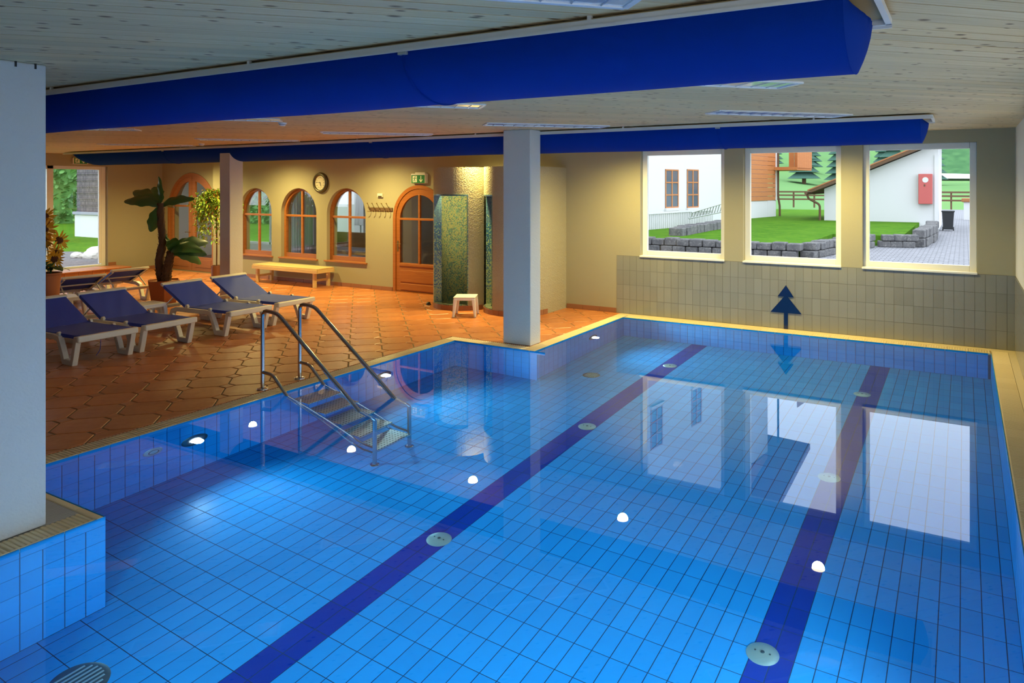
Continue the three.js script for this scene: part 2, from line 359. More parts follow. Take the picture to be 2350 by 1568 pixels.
// terracotta floor: octagons with small square inserts on a diagonal grid
{
  const floor = structure(add('floor', merge([bx(LEFT, -6.53, -0.25, -0.006, BACK, 11.52), bx(-6.53, -5.17, -0.25, -0.006, 8.345, FAR)]), M.grout), 'terracotta floor of octagonal tiles with small square inserts', 'floor');
  const m = 0.425, S = Math.SQRT1_2, N0 = [-7.654, 8.647], c = 0.082, gr = 0.0075;
  const clip = (poly, f) => { const out = []; for (let i = 0; i < poly.length; i++) { const A = poly[i], B = poly[(i + 1) % poly.length], fa = f(A), fb = f(B); if (fa >= 0) out.push(A); if (fa * fb < 0) { const t = fa / (fa - fb); out.push([A[0] + (B[0] - A[0]) * t, A[1] + (B[1] - A[1]) * t]); } } return out; };
  const prism = (poly, du, dv) => {                                  // poly in (b, a) about its own centre
    const n = poly.length, pos = [], uv = [], cx = poly.reduce((q, p) => q + p[0], 0) / n, cy = poly.reduce((q, p) => q + p[1], 0) / n;
    const top = poly.map((p) => { const d = Math.hypot(p[0] - cx, p[1] - cy), k = Math.max(0.3, 1 - 0.006 / d); return [cx + (p[0] - cx) * k, cy + (p[1] - cy) * k]; });
    const put = (p, y) => { pos.push(p[0], y, -p[1]); uv.push(p[0] + du, p[1] + dv); };
    for (let i = 0; i < n; i++) {
      const j = (i + 1) % n;
      put([cx, cy], 0); put(top[i], 0); put(top[j], 0);
      put(top[i], 0); put(poly[i], -0.004); put(poly[j], -0.004); put(top[i], 0); put(poly[j], -0.004); put(top[j], 0);
      put(poly[i], -0.004); put(poly[i], -0.012); put(poly[j], -0.012); put(poly[i], -0.004); put(poly[j], -0.012); put(poly[j], -0.004);
    }
    const g = new THREE.BufferGeometry(); g.setAttribute('position', new THREE.Float32BufferAttribute(pos, 3)); g.setAttribute('uv', new THREE.Float32BufferAttribute(uv, 2));
    g.computeVertexNormals(); return g;
  };
  const h = m / 2 - gr, oct = [[-h + c, -h], [h - c, -h], [h, -h + c], [h, h - c], [h - c, h], [-h + c, h], [-h, h - c], [-h, -h + c]].map(([p, q]) => [(p + q) * S, (p - q) * S]).reverse();
  const k = c - gr * 0.6, ins = [[-k, 0], [0, -k], [k, 0], [0, k]].map(([p, q]) => [(p + q) * S, (p - q) * S]).reverse();
  const octs = [0, 1, 2, 3].map(() => prism(oct, rr(0, 9), rr(0, 9))), inss = [0, 1].map(() => prism(ins, rr(0, 9), rr(0, 9)));
  const A = [], B = [];
  const place = (list, shape, shared, cb, ca) => {
    const w = shape.map(([b, a]) => [b + cb, a + ca]);
    const okL = w.every((q) => q[0] > LEFT), okN = w.every((q) => q[1] > BACK), okF = w.every((q) => q[1] < FAR);
    const inMain = w.every((q) => q[0] < -6.53), inBay = w.every((q) => q[1] > 8.345 && q[0] < -5.17);
    if (okL && okN && okF && (inMain || inBay)) { list.push({ g: pick(shared), mat: pick(terraTones), m: at(cb, 0, -ca) }); return; }
    let parts = [];
    const base = [(q) => q[0] - LEFT, (q) => q[1] - BACK, (q) => FAR - q[1]];
    const run = (fs) => { let p = w; for (const f of fs) { p = clip(p, f); if (p.length < 3) return; } parts.push(p); };
    if (w.every((q) => q[1] > 8.345)) run([...base, (q) => -5.17 - q[0]]);
    else if (w.every((q) => q[1] < 8.345)) run([...base, (q) => -6.53 - q[0]]);
    else { run([...base, (q) => q[1] - 8.345, (q) => -5.17 - q[0]]); run([...base, (q) => 8.345 - q[1], (q) => -6.53 - q[0]]); }
    for (const p of parts) { const cx = p.reduce((q, r) => q + r[0], 0) / p.length, cy = p.reduce((q, r) => q + r[1], 0) / p.length; if (p.length > 2) list.push({ g: prism(p.map((q) => [q[0] - cx, q[1] - cy]), rr(0, 9), rr(0, 9)), mat: pick(terraTones), m: at(cx, 0, -cy) }); }
  };
  for (let i = -34; i < 34; i++) for (let j = -34; j < 34; j++) {
    const f = (di, dj) => [N0[0] + ((i + di) + (j + dj)) * m * S, N0[1] + ((i + di) - (j + dj)) * m * S];
    const [b1, a1] = f(0.5, 0.5), [b2, a2] = f(0, 0);
    const near = (b, a) => b > LEFT - 0.3 && b < -4.9 && a > BACK - 0.3 && a < FAR + 0.3 && (b < -6.2 || a > 8.0);
    if (near(b1, a1)) place(A, oct, octs, b1, a1);
    if (near(b2, a2)) place(B, ins, inss, b2, a2);
  }
  pieces(floor, 'octagon_tile', A, 300);
  pieces(floor, 'insert_tile', B, 300);
}

// ------------------------------------------------------------------ pool basin
const POOL_L = -6.31, POOL_JUT = -4.97, POOL_R = 0.31, POOL_N = 0.9, POOL_B1 = 2.65, POOL_B2 = 8.14, POOL_F = 10.99, DEPTH = 1.32, WATER = -0.015;
{
  // floor
  const pf = structure(add('pool_floor', bx(POOL_L - 0.1, POOL_R + 0.1, -DEPTH - 0.3, -DEPTH - 0.0015, POOL_N - 0.1, POOL_F + 0.1), M.poolGrout), 'light blue tiled pool floor with two navy lane lines', 'pool floor');
  const cache = {}, list = [], b0 = -3.77, q = 0.0032;
  const cell = (x0, x1, a0, a1, mat) => { if (x1 - x0 < 0.02 || a1 - a0 < 0.02) return; const w = (x1 - x0) / 2 - q, d = (a1 - a0) / 2 - q, k = w.toFixed(4) + d.toFixed(4); cache[k] ??= box(-w, w, -0.006, 0, -d, d); list.push({ g: cache[k], mat, m: at((x0 + x1) / 2, -DEPTH, -(a0 + a1) / 2) }); };
  for (let i = -21; i < 33; i++) for (let j = 0; j < 42; j++) {
    const x0 = b0 + i * 0.125, x1 = x0 + 0.125, a1 = POOL_F - j * 0.25, a0 = a1 - 0.25, mat = pick(i === 0 || i === 1 || i === 21 || i === 22 ? laneTones : poolTones);
    const whole = x0 < POOL_JUT && x1 > POOL_JUT && a0 > POOL_B1 && a1 < POOL_B2;
    if (whole) { cell(x0, x1, a0, a1, mat); continue; }
    cell(Math.max(x0, POOL_JUT), Math.min(x1, POOL_R), Math.max(a0, POOL_N), a1, mat);
    if (x0 < POOL_JUT) cell(Math.max(x0, POOL_L), Math.min(x1, POOL_JUT), Math.max(a0, POOL_B1), Math.min(a1, POOL_B2), mat);
  }
  pieces(pf, 'floor_tile', list, 300);
  // walls: a band of lying tiles at the rim, upright tiles below
  const up = box(-0.0595, 0.0595, -0.1222, 0.1222, -0.006, 0), low = box(-0.0595, 0.0595, -0.095, 0.095, -0.006, 0), rim = box(-0.1222, 0.1222, -0.0595, 0.0595, -0.006, 0);
  const wall = (b0, a0, dir, len, label, shell) => {                 // dir: unit (b, a) along the wall; its right hand looks into the pool
    const w = structure(add('pool_wall', shell, M.poolGrout), label, 'pool wall');
    const yaw = Math.atan2(dir[1], dir[0]), rot = new THREE.Matrix4().makeRotationY(yaw), L = [];
    const pos = (s, y) => new THREE.Matrix4().makeTranslation(b0 + dir[0] * s, y, -(a0 + dir[1] * s)).multiply(rot);
    for (let i = 0; i < Math.round(len / 0.25 + 0.2); i++) L.push({ g: rim, mat: pick(poolTones), m: pos((i + 0.5) * 0.25, -0.0625) });
    for (let i = 0; i < Math.round(len / 0.125 + 0.2); i++) for (let r = 0; r < 5; r++) L.push({ g: r < 4 ? up : low, mat: pick(poolTones), m: pos((i + 0.5) * 0.125, r < 4 ? -0.25 - 0.25 * r : -1.125 - 0.097) });
    pieces(w, 'wall_tile', L, 300);
  };
  const e = 0.0015, t = 0.25;
  wall(POOL_L, POOL_B1, [0, 1], POOL_B2 - POOL_B1, 'blue tiled pool wall holding two underwater lamps beside the ladder', bx(POOL_L - t, POOL_L - e, -DEPTH - 0.1, -0.032, POOL_B1 - t, POOL_B2 + t));
  wall(POOL_L, POOL_B2, [1, 0], POOL_JUT - POOL_L, 'short blue tiled pool wall under the white pillar at the jutting corner', bx(POOL_L, POOL_JUT - e, -DEPTH - 0.1, -0.032, POOL_B2 + e, POOL_B2 + t));
  wall(POOL_JUT, POOL_B2, [0, 1], POOL_F - POOL_B2, 'blue tiled pool wall between the jutting corner and the end wall', bx(POOL_JUT - t, POOL_JUT - e, -DEPTH - 0.1, -0.032, POOL_B2 + t, POOL_F + t));
  wall(POOL_JUT, POOL_F, [1, 0], POOL_R - POOL_JUT, 'blue tiled pool wall below the fir tree emblem', bx(POOL_JUT, POOL_R + e, -DEPTH - 0.1, -0.032, POOL_F + e, POOL_F + t));
  wall(POOL_R, POOL_F, [0, -1], POOL_F - POOL_N, 'long blue tiled pool wall beside the white side wall', bx(POOL_R + e, POOL_R + t, -DEPTH - 0.1, -0.032, POOL_N - t, POOL_F + t));
  wall(POOL_JUT, POOL_N, [0, 1], POOL_B1 - POOL_N, 'blue tiled pool wall under the pillar on its ribbed block', bx(POOL_JUT - t, POOL_JUT - e, -DEPTH - 0.1, -0.032, POOL_N - t, POOL_B1 - e));
  wall(POOL_JUT, POOL_B1, [-1, 0], POOL_JUT - POOL_L, 'blue tiled pool wall on the far side of the ribbed block', bx(POOL_L, POOL_JUT - t, -DEPTH - 0.1, -0.032, POOL_B1 - t, POOL_B1 - e));
  wall(POOL_R, POOL_N, [-1, 0], POOL_R - POOL_JUT, 'blue tiled pool wall at the shallow end', bx(POOL_JUT, POOL_R, -DEPTH - 0.1, -0.032, POOL_N - t, POOL_N - e));
}
// water
{
  const o = 0.002, s = polyShape([[POOL_L - o, POOL_B1 - o], [POOL_L - o, POOL_B2 + o], [POOL_JUT - o, POOL_B2 + o], [POOL_JUT - o, POOL_F + o], [POOL_R + o, POOL_F + o], [POOL_R + o, POOL_N - o], [POOL_JUT - o, POOL_N - o], [POOL_JUT - o, POOL_B1 - o]]);
  const g = extrude(s, DEPTH + WATER + 0.002, 0); g.rotateX(-Math.PI / 2); g.translate(0, -DEPTH - 0.002, 0);
  const water = phys({ color: rgb(1, 1, 1), roughness: 0, transmission: 1, thickness: 1, ior: 1.33, attenuationColor: rgb(0.38, 0.80, 0.97), attenuationDistance: 4.5 });
  tag(add('pool_water', g, water), 'still clear water filling the pool to the brim', 'water', null, 'structure');
}
// ribbed beige coping and deck slabs round the pool
{
  const ribbed = (L) => { const gs = [box(-L / 2, L / 2, -0.03, -0.006, 0.008, 0.199), box(-L / 2, L / 2, -0.006, 0.0, 0.008, 0.02)]; const n = Math.max(1, Math.floor(L / 0.0306)); for (let i = 0; i < n; i++) { const x = -L / 2 + (i + 0.5) * L / n; { const q = new THREE.CylinderGeometry(0.012, 0.012, 0.178, 7, 1, false, Math.PI / 2, Math.PI); q.scale(1, 1, 0.55); q.rotateX(Math.PI / 2); q.translate(x, -0.0066, 0.109); gs.push(q); } } return merge(gs); };
  const g25 = ribbed(0.2475);
  const round = (() => { const s = new THREE.Shape(); s.moveTo(0, -0.03); s.moveTo(0.008, -0.03); s.lineTo(0.008, -0.016); s.quadraticCurveTo(0.008, 0, 0.024, 0); s.lineTo(0.05, 0); s.quadraticCurveTo(0.064, 0, 0.064, -0.03); s.closePath(); const q = extrude(s, 0.2475, 0, 6); q.translate(0, 0, -0.12375); q.rotateY(-Math.PI / 2); return q; })();
  const run = (name, label, b0, a0, dir, len, base, geo = g25) => {
    const w = structure(add(name, base, M.copingGrout), label, 'coping');
    const yaw = Math.atan2(dir[1], dir[0]), rot = new THREE.Matrix4().makeRotationY(yaw + Math.PI), n = Math.round(len / 0.25), step = len / n, L = [];
    for (let i = 0; i < n; i++) L.push({ g: geo, mat: pick([M.coping, M.coping, M.copingB]), m: new THREE.Matrix4().makeTranslation(b0 + dir[0] * (i + 0.5) * step, 0, -(a0 + dir[1] * (i + 0.5) * step)).multiply(rot).multiply(new THREE.Matrix4().makeScale(step / 0.25, 1, 1)) });
    pieces(w, 'coping_tile', L, 300);
  };
  const y0 = -0.2, y1 = -0.031;
  run('pool_coping', 'ribbed beige pool edge along the terracotta floor under the ladder', POOL_L, POOL_B1, [0, 1], POOL_B2 - POOL_B1, bx(-6.53, POOL_L - 0.01, y0, y1, POOL_B1 - 0.01, POOL_B2 + 0.01));
  run('pool_coping', 'ribbed beige pool edge in front of the white pillar at the jutting corner', POOL_L - 0.2, POOL_B2, [1, 0], POOL_JUT - POOL_L, bx(-6.53, POOL_JUT - 0.2, y0, y1, POOL_B2 + 0.01, 8.345));
  run('pool_coping', 'ribbed beige pool edge between the white pillar and the tiled end wall', POOL_JUT, POOL_B2, [0, 1], 11.19 - POOL_B2, bx(-5.17, POOL_JUT - 0.01, y0, y1, POOL_B2 + 0.01, FAR));
  run('pool_coping', 'ribbed beige pool edge at the foot of the tiled end wall', POOL_JUT, POOL_F, [1, 0], POOL_R - POOL_JUT, bx(POOL_JUT - 0.01, RIGHT, y0, y1, POOL_F + 0.01, FAR));
  run('pool_coping', 'ribbed beige pool edge along the white side wall', POOL_R, 11.19, [0, -1], 11.19 - POOL_N, bx(POOL_R + 0.01, RIGHT, y0, y1, POOL_N, POOL_F));
  run('pool_coping', 'ribbed beige pool edge on the block under the rough white pillar', POOL_JUT, POOL_N, [0, 1], POOL_B1 - POOL_N - 0.065, bx(-5.17, POOL_JUT - 0.01, y0, y1, POOL_N, POOL_B1 - 0.01));
  run('pool_coping', 'smooth rounded beige edge tiles on the far side of the ribbed block', POOL_JUT, POOL_B1, [-1, 0], POOL_JUT - POOL_L, bx(POOL_L, -5.17, y0, y1, POOL_B1 - 0.065, POOL_B1 - 0.01), round);
  const strip = structure(add('deck_strip', merge([bx(-5.17, RIGHT, -0.03, -0.001, 11.192, FAR), bx(0.512, RIGHT, -0.03, -0.001, POOL_N, 11.192)]), M.coping), 'flat beige tile strip between the ribbed edge and the walls', 'deck');
  structure(add('deck_slab', merge([bx(-6.53, -5.172, -0.25, -0.004, BACK, POOL_B1 - 0.066), bx(-5.172, RIGHT, -0.25, -0.004, BACK, POOL_N - 0.002)]), M.slab), 'finely ribbed grey beige deck around the foot of the rough white pillar', 'deck');
}

// ------------------------------------------------------------------ pillars
{
  const pil = (label, b0, b1, a0, a1) => { const p = thing('pillar', label, 'pillar', [(b0 + b1) / 2, 0, -(a0 + a1) / 2]); const w = (b1 - b0) / 2, d = (a1 - a0) / 2; add('shaft', metreUV(rbox(-w, w, 0, H, -d, d, 0.012)), M.pillar, p); return p; };
  const near = pil('rough white pillar standing on the ribbed block in the pool corner', -5.62, -5.172, 2.08, 2.388);
  for (const z of [-0.09, 0.02, 0.13]) add('ceiling_clip', box(0.222, 0.23, H - 0.035, H - 0.001, z - 0.005, z + 0.005), M.black, near);
  pil('square white pillar at the jutting corner of the pool', -5.62, -5.172, 8.35, 8.625);
  pil('slim white pillar behind the sun loungers near the wooden bench', -12.32, -12.02, 8.65, 8.94);
}

// ------------------------------------------------------------------ end wall tiles, emblem
{
  const panel = structure(add('wall_tiling', bx(-5.245, RIGHT - 0.002, 0, 1.002, FAR - 0.006, FAR - 0.001), M.wallGrout), 'four rows of upright beige grey tiles below the end windows', 'wall tiles');
  const g = box(-0.0597, 0.0597, -0.1222, 0.1222, -0.0035, 0.0035), L = [];
  for (let i = 0; i < 46; i++) for (let r = 0; r < 4; r++) L.push({ g, mat: pick(wallTones), m: at(-5.245 + (i + 0.5) * 0.125, 0.125 + 0.25 * r, -(FAR - 0.0045)) });
  for (let r = 0; r < 4; r++) L.push({ g: box(-0.045, 0.045, -0.1232, 0.1232, -0.0035, 0.0035), mat: pick(wallTones), m: at(0.5535, 0.125 + 0.25 * r, -(FAR - 0.0045)) });
  pieces(panel, 'wall_tile', L, 300);
  const side = structure(add('wall_tiling', bx(RIGHT - 0.006, RIGHT - 0.001, 0, 1.002, BACK, FAR - 0.012), M.wallGrout), 'upright beige grey tiles low on the white side wall', 'wall tiles');
  const gs = box(-0.0035, 0.0035, -0.1232, 0.1232, -0.0608, 0.0608), K = [];
  for (let i = 0; i < 108; i++) for (let r = 0; r < 4; r++) K.push({ g: gs, mat: pick(wallTones), m: at(RIGHT - 0.0075, 0.125 + 0.25 * r, -(FAR - 0.012 - (i + 0.5) * 0.125)) });
  pieces(side, 'wall_tile', K, 300);
  const fir = thing('fir_tree_emblem', 'navy blue fir tree emblem inlaid in the beige wall tiles', 'emblem', [-2.378, 0, -(FAR - 0.0145)]);
  const ex = (pts) => extrude(polyShape(pts), 0.006, 0);
  add('upper_crown', ex([[-0.125, 0.497], [0.118, 0.497], [0, 0.676]]), M.navy, fir);
  add('lower_crown', ex([[-0.233, 0.248], [0.233, 0.248], [0.03, 0.497], [-0.03, 0.497]]), M.navy, fir);
  add('stem', ex([[-0.029, 0.003], [0.031, 0.003], [0.031, 0.248], [-0.029, 0.248]]), M.navy, fir);
}
// skirting of terracotta tiles
{
  const run = (side, label, b0, a0, b1, a1) => {
    const len = Math.hypot(b1 - b0, a1 - a0), n = Math.max(1, Math.round(len / 0.3)), yaw = Math.atan2(a1 - a0, b1 - b0);
    const w = new THREE.Group(); w.name = numbered('baseboard_' + side); scene.add(w); structure(w, label, 'baseboard');
    for (let i = 0; i < n; i++) { const s = (i + 0.5) / n; const m = add('skirting_tile', rbox(-len / n / 2 + 0.002, len / n / 2 - 0.002, 0, 0.085, -0.006, 0.006, 0.003, 1), terraSkirt, w); m.position.set(b0 + (b1 - b0) * s, 0, -(a0 + (a1 - a0) * s)); m.rotation.y = yaw; }
  };
  run('far', 'terracotta skirting below the arched windows', -16.38, FAR - 0.008, -10.41, FAR - 0.008);
  run('end', 'dark terracotta skirting between the round shower wall and the wall tiles', -6.24, FAR - 0.008, -5.25, FAR - 0.008);
  run('bay', 'terracotta skirting beside the arched double door', LEFT + 0.01, 11.512, -18.6, 11.512);
  run('left', 'terracotta skirting on the side wall beyond the patio step', LEFT + 0.008, 10.34, LEFT + 0.008, 11.5);
}

// ------------------------------------------------------------------ windows and doors
for (const [i, [l, r]] of END_WINDOWS.entries()) {
  const w = new THREE.Group(); w.name = 'window_' + (i + 1); scene.add(w);
  structure(w, ['white framed end window looking onto the white house wall and ladder', 'white framed end window above the fir tree emblem', 'white framed end window looking onto the red box on the shed'][i], 'window');
  const a0 = FAR + 0.10, a1 = FAR + 0.17, f = 0.085;
  for (const [x0, x1, y0, y1] of [[l, l + f, EW_Y0, EW_Y1], [r - f, r, EW_Y0, EW_Y1], [l + f, r - f, EW_Y0, EW_Y0 + f], [l + f, r - f, EW_Y1 - f, EW_Y1]]) add('frame', rbx(x0, x1, y0, y1, a0, a1, 0.006, 1), M.frameWhite, w);
  add('sill', rbx(l - 0.005, r + 0.005, EW_Y0 - 0.022, EW_Y0 + 0.006, FAR - 0.03, FAR + 0.11, 0.005, 1), M.frameWhite, w);
  add('pane', bx(l + f, r - f, EW_Y0 + f, EW_Y1 - f, a0 + 0.03, a0 + 0.031), M.clearGlass, w);
}
// arched wooden windows with a cross of glazing bars
const ringShape = (hw, y0, sp, w, bottom) => { const s = archPath(new THREE.Shape(), 0, hw, y0, sp); s.holes.push(archPath(new THREE.Path(), 0, hw - w, y0 + bottom, sp)); return s; };
const panesOf = (hw, y0, sp, cut, half) => {                        // outlines of four panes
  const h = half, out = [];
  for (const s of [-1, 1]) {
    const A = s < 0 ? -hw : h, B = s < 0 ? -h : hw;
    out.push(polyShape([[A, y0], [B, y0], [B, cut - h], [A, cut - h]]));
    const q = new THREE.Shape(), pts = [];
    const n = 14, t0 = Math.acos(Math.min(1, h / hw));
    if (s > 0) { pts.push([h, cut + h], [hw, cut + h]); for (let k = 0; k <= n; k++) { const t = t0 * k / n; pts.push([hw * Math.cos(t), sp + hw * Math.sin(t)]); } }
    else { pts.push([-h, cut + h]); for (let k = n; k >= 0; k--) { const t = t0 * k / n; pts.push([-hw * Math.cos(t), sp + hw * Math.sin(t)]); } pts.push([-hw, cut + h]); }
    pts.forEach((p, i) => i ? q.lineTo(...p) : q.moveTo(...p)); q.closePath(); out.push(q);
  }
  return out;
};
ARCH.forEach((c, i) => {
  const w = new THREE.Group(); w.name = 'window_' + (4 + i); w.position.set(c, 0, -(FAR + 0.16)); scene.add(w);
  structure(w, ['arched wooden window beside the slim white pillar', 'arched wooden window between two others, left of the wall clock', 'arched wooden window beside the coat hooks'][i], 'window');
  const fw = 0.062, hw = ARCH_HW, g = extrude(ringShape(hw, ARCH_Y0, ARCH_SP, fw, 0.10), 0.07, 0, 28);
  add('frame', metreUV(g), M.frame, w);
  const cut = 1.52;
  add('glazing_bar', metreUV(rbox(-0.026, 0.026, ARCH_Y0 + 0.09, ARCH_SP + hw - fw * 0.8, 0.012, 0.06, 0.006, 1)), M.frame, w);
  add('glazing_bar', metreUV(rbox(-hw + fw * 0.8, hw - fw * 0.8, cut - 0.024, cut + 0.024, 0.014, 0.064, 0.006, 1)), M.frame, w);
  for (const s of panesOf(hw - fw, ARCH_Y0 + 0.10, ARCH_SP, cut, 0.024)) { const p = extrude(s, 0.001, 0); p.translate(0, 0, 0.03); add('pane', p, M.glass, w); }
  add('sill', metreUV(rbox(-0.645, 0.645, ARCH_Y0 - 0.028, ARCH_Y0 + 0.004, 0.05, 0.205, 0.006, 1)), M.frame, w);
});
// arched door with glazing over wooden panels
{
  const d = new THREE.Group(); d.name = 'door_1'; d.position.set(-9.69, 0, -(FAR + 0.08)); scene.add(d);
  structure(d, 'arched oak door with four panes over wooden panels, below the exit sign', 'door');
  add('frame', metreUV(extrude(ringShape(0.70, 0.0, 1.525, 0.075, 0.02), 0.10, 0, 36)), M.door, d);
  const L = archPath(new THREE.Shape(), 0, 0.62, 0.03, 1.525), hole = archPath(new THREE.Path(), 0, 0.52, 0.61, 1.50); L.holes.push(hole);
  const lg = extrude(L, 0.05, 0, 36); lg.translate(0, 0, 0.035); add('leaf', metreUV(lg), M.door, d);
  add('glazing_bar', metreUV(rbox(-0.022, 0.022, 0.60, 2.03, 0.04, 0.092, 0.006, 1)), M.door, d);
  add('glazing_bar', metreUV(rbox(-0.53, 0.53, 1.50, 1.545, 0.042, 0.094, 0.006, 1)), M.door, d);
  for (const s of panesOf(0.53, 0.60, 1.50, 1.52, 0.022)) { const p = extrude(s, 0.001, 0); p.translate(0, 0, 0.058); add('pane', p, M.glass, d); }
  add('panel', metreUV(rbox(-0.50, 0.50, 0.215, 0.46, 0.07, 0.098, 0.01)), M.door, d);
  add('panel', metreUV(rbox(-0.50, 0.50, 0.05, 0.185, 0.07, 0.098, 0.01)), M.door, d);
  add('moulding', metreUV(rbox(-0.53, 0.53, 0.545, 0.60, 0.07, 0.105, 0.008)), M.door, d);
  const h = add('handle', merge([bar(V(-0.575, 1.0, 0.08), V(-0.575, 1.0, 0.135), 0.008), tube([V(-0.575, 1.0, 0.135), V(-0.52, 1.01, 0.135), V(-0.46, 1.0, 0.13)], 0.008, 0.02, 16, 8)]), M.brass, d);
  add('escutcheon', rbox(-0.595, -0.555, 0.84, 1.07, 0.083, 0.09, 0.003, 1), M.brass, d);
}
// arched double door in the bay
{
  const d = new THREE.Group(); d.name = 'door_2'; d.position.set(-17.55, 0, -(11.52 + 0.08)); scene.add(d);
  structure(d, 'wide arched double door with long panes behind the banana plant', 'door');
  add('frame', metreUV(extrude(ringShape(1.03, 0.0, 1.52, 0.085, 0.02), 0.10, 0, 40)), M.frame, d);
  for (const s of [-1, 1]) {
    const R = 0.945, leaf = new THREE.Shape(), e = 0.008, n = 18, pts = [[s * e, 0.02], [s * R, 0.02], [s * R, 1.52]];
    for (let k = 1; k <= n; k++) { const t = Math.acos(e / R) * k / n; pts.push([s * R * Math.cos(t), 1.52 + R * Math.sin(t)]); }
    pts.forEach((p, i) => i ? leaf.lineTo(...p) : leaf.moveTo(...p)); leaf.closePath();
    const r2 = R - 0.12, w0 = 0.14, hp = [[s * w0, 0.36], [s * r2, 0.36], [s * r2, 1.52]];
    for (let k = 1; k <= n; k++) { const t = Math.acos(w0 / r2) * k / n; hp.push([s * r2 * Math.cos(t), 1.52 + r2 * Math.sin(t)]); }
    const hole = new THREE.Path(); hp.forEach((p, i) => i ? hole.lineTo(...p) : hole.moveTo(...p)); hole.closePath(); leaf.holes.push(hole);
    const g = extrude(leaf, 0.05, 0); g.translate(0, 0, 0.03); const lf = add('leaf', metreUV(g), M.frame, d);
    add('glazing_bar', metreUV(rbox(Math.min(s * 0.12, s * 0.84), Math.max(s * 0.12, s * 0.84), 1.66, 1.71, 0.035, 0.085, 0.006, 1)), M.frame, lf);
    const ps = new THREE.Shape(); hp.forEach((p, i) => i ? ps.lineTo(...p) : ps.moveTo(...p)); ps.closePath(); const pg = extrude(ps, 0.001, 0); pg.translate(0, 0, 0.055); add('pane', pg, M.glass, lf);
    add('panel', metreUV(rbox(Math.min(s * 0.15, s * 0.80), Math.max(s * 0.15, s * 0.80), 0.09, 0.30, 0.065, 0.09, 0.01)), M.frame, lf);
  }
  add('handle', merge([bar(V(-0.07, 1.0, 0.08), V(-0.07, 1.0, 0.14), 0.009), bar(V(-0.07, 1.0, 0.14), V(-0.20, 1.0, 0.14), 0.009)]), M.brass, d);
}
// patio glazing in the side wall, with its raised terracotta step
{
  const w = new THREE.Group(); w.name = 'window_7'; scene.add(w); structure(w, 'tall white framed patio window onto the lawn beside the sunflowers', 'window');
  const X = LEFT - 0.10, fr = (a0, a1, y0, y1, d = 0.07) => add('frame', rbx(X - d, X, y0, y1, a0, a1, 0.006, 1), M.frameWhite, w);
  fr(10.00, 10.10, 0.19, 2.70); fr(9.94, 10.0, 0.25, 2.64, 0.05); fr(8.76, 8.90, 0.19, 2.70); fr(7.36, 7.50, 0.19, 2.70); fr(5.96, 6.10, 0.19, 2.70); fr(4.40, 4.54, 0.19, 2.70);
  fr(4.54, 10.0, 0.19, 0.235); fr(4.54, 10.0, 2.62, 2.70);
  for (const [a0, a1] of [[8.90, 9.94], [7.50, 8.76], [6.10, 7.36], [4.54, 5.96]]) add('pane', bx(X - 0.036, X - 0.035, 0.235, 2.62, a0, a1), M.glass, w);
  const s = structure(add('patio_step', bx(LEFT + 0.001, -18.20, 0, 0.165, 4.2, 10.30), terraSkirt), 'raised terracotta step below the patio window', 'step');
  for (let i = 0; i < 20; i++) {
    add('tread_tile', rbx(LEFT + 0.001, -18.14, 0.166, 0.192, 4.2 + i * 0.305 + 0.003, 4.2 + (i + 1) * 0.305 - 0.003, 0.006, 1), terraTones[i % 4], s);
    add('riser_tile', rbx(-18.20, -18.188, 0.004, 0.163, 4.2 + i * 0.305 + 0.003, 4.2 + (i + 1) * 0.305 - 0.003, 0.003, 1), terraTones[(i + 1) % 4], s);
  }
  add('skirting_tile', rbx(LEFT + 0.001, LEFT + 0.012, 0.193, 0.27, 10.11, 10.30, 0.003, 1), terraSkirt, s);
}
{
  const w = new THREE.Group(); w.name = 'window_8'; scene.add(w); structure(w, 'white framed windows in the white side wall along the pool', 'window');
  for (const [a0, a1] of [[6.6, 9.4], [3.4, 6.2], [0.2, 3.0]]) {
    add('pane', bx(RIGHT + 0.14, RIGHT + 0.141, 1.1, 2.73, a0 + 0.08, a1 - 0.08), M.glass, w);
    for (const a of [a0, (a0 + a1) / 2 - 0.04, a1 - 0.08]) add('frame', bx(RIGHT + 0.1, RIGHT + 0.17, 1.013, 2.81, a, a + 0.08), M.frameWhite, w);
    add('frame', bx(RIGHT + 0.1, RIGHT + 0.17, 1.013, 1.1, a0, a1), M.frameWhite, w); add('frame', bx(RIGHT + 0.1, RIGHT + 0.17, 2.73, 2.81, a0, a1), M.frameWhite, w);
  }
}

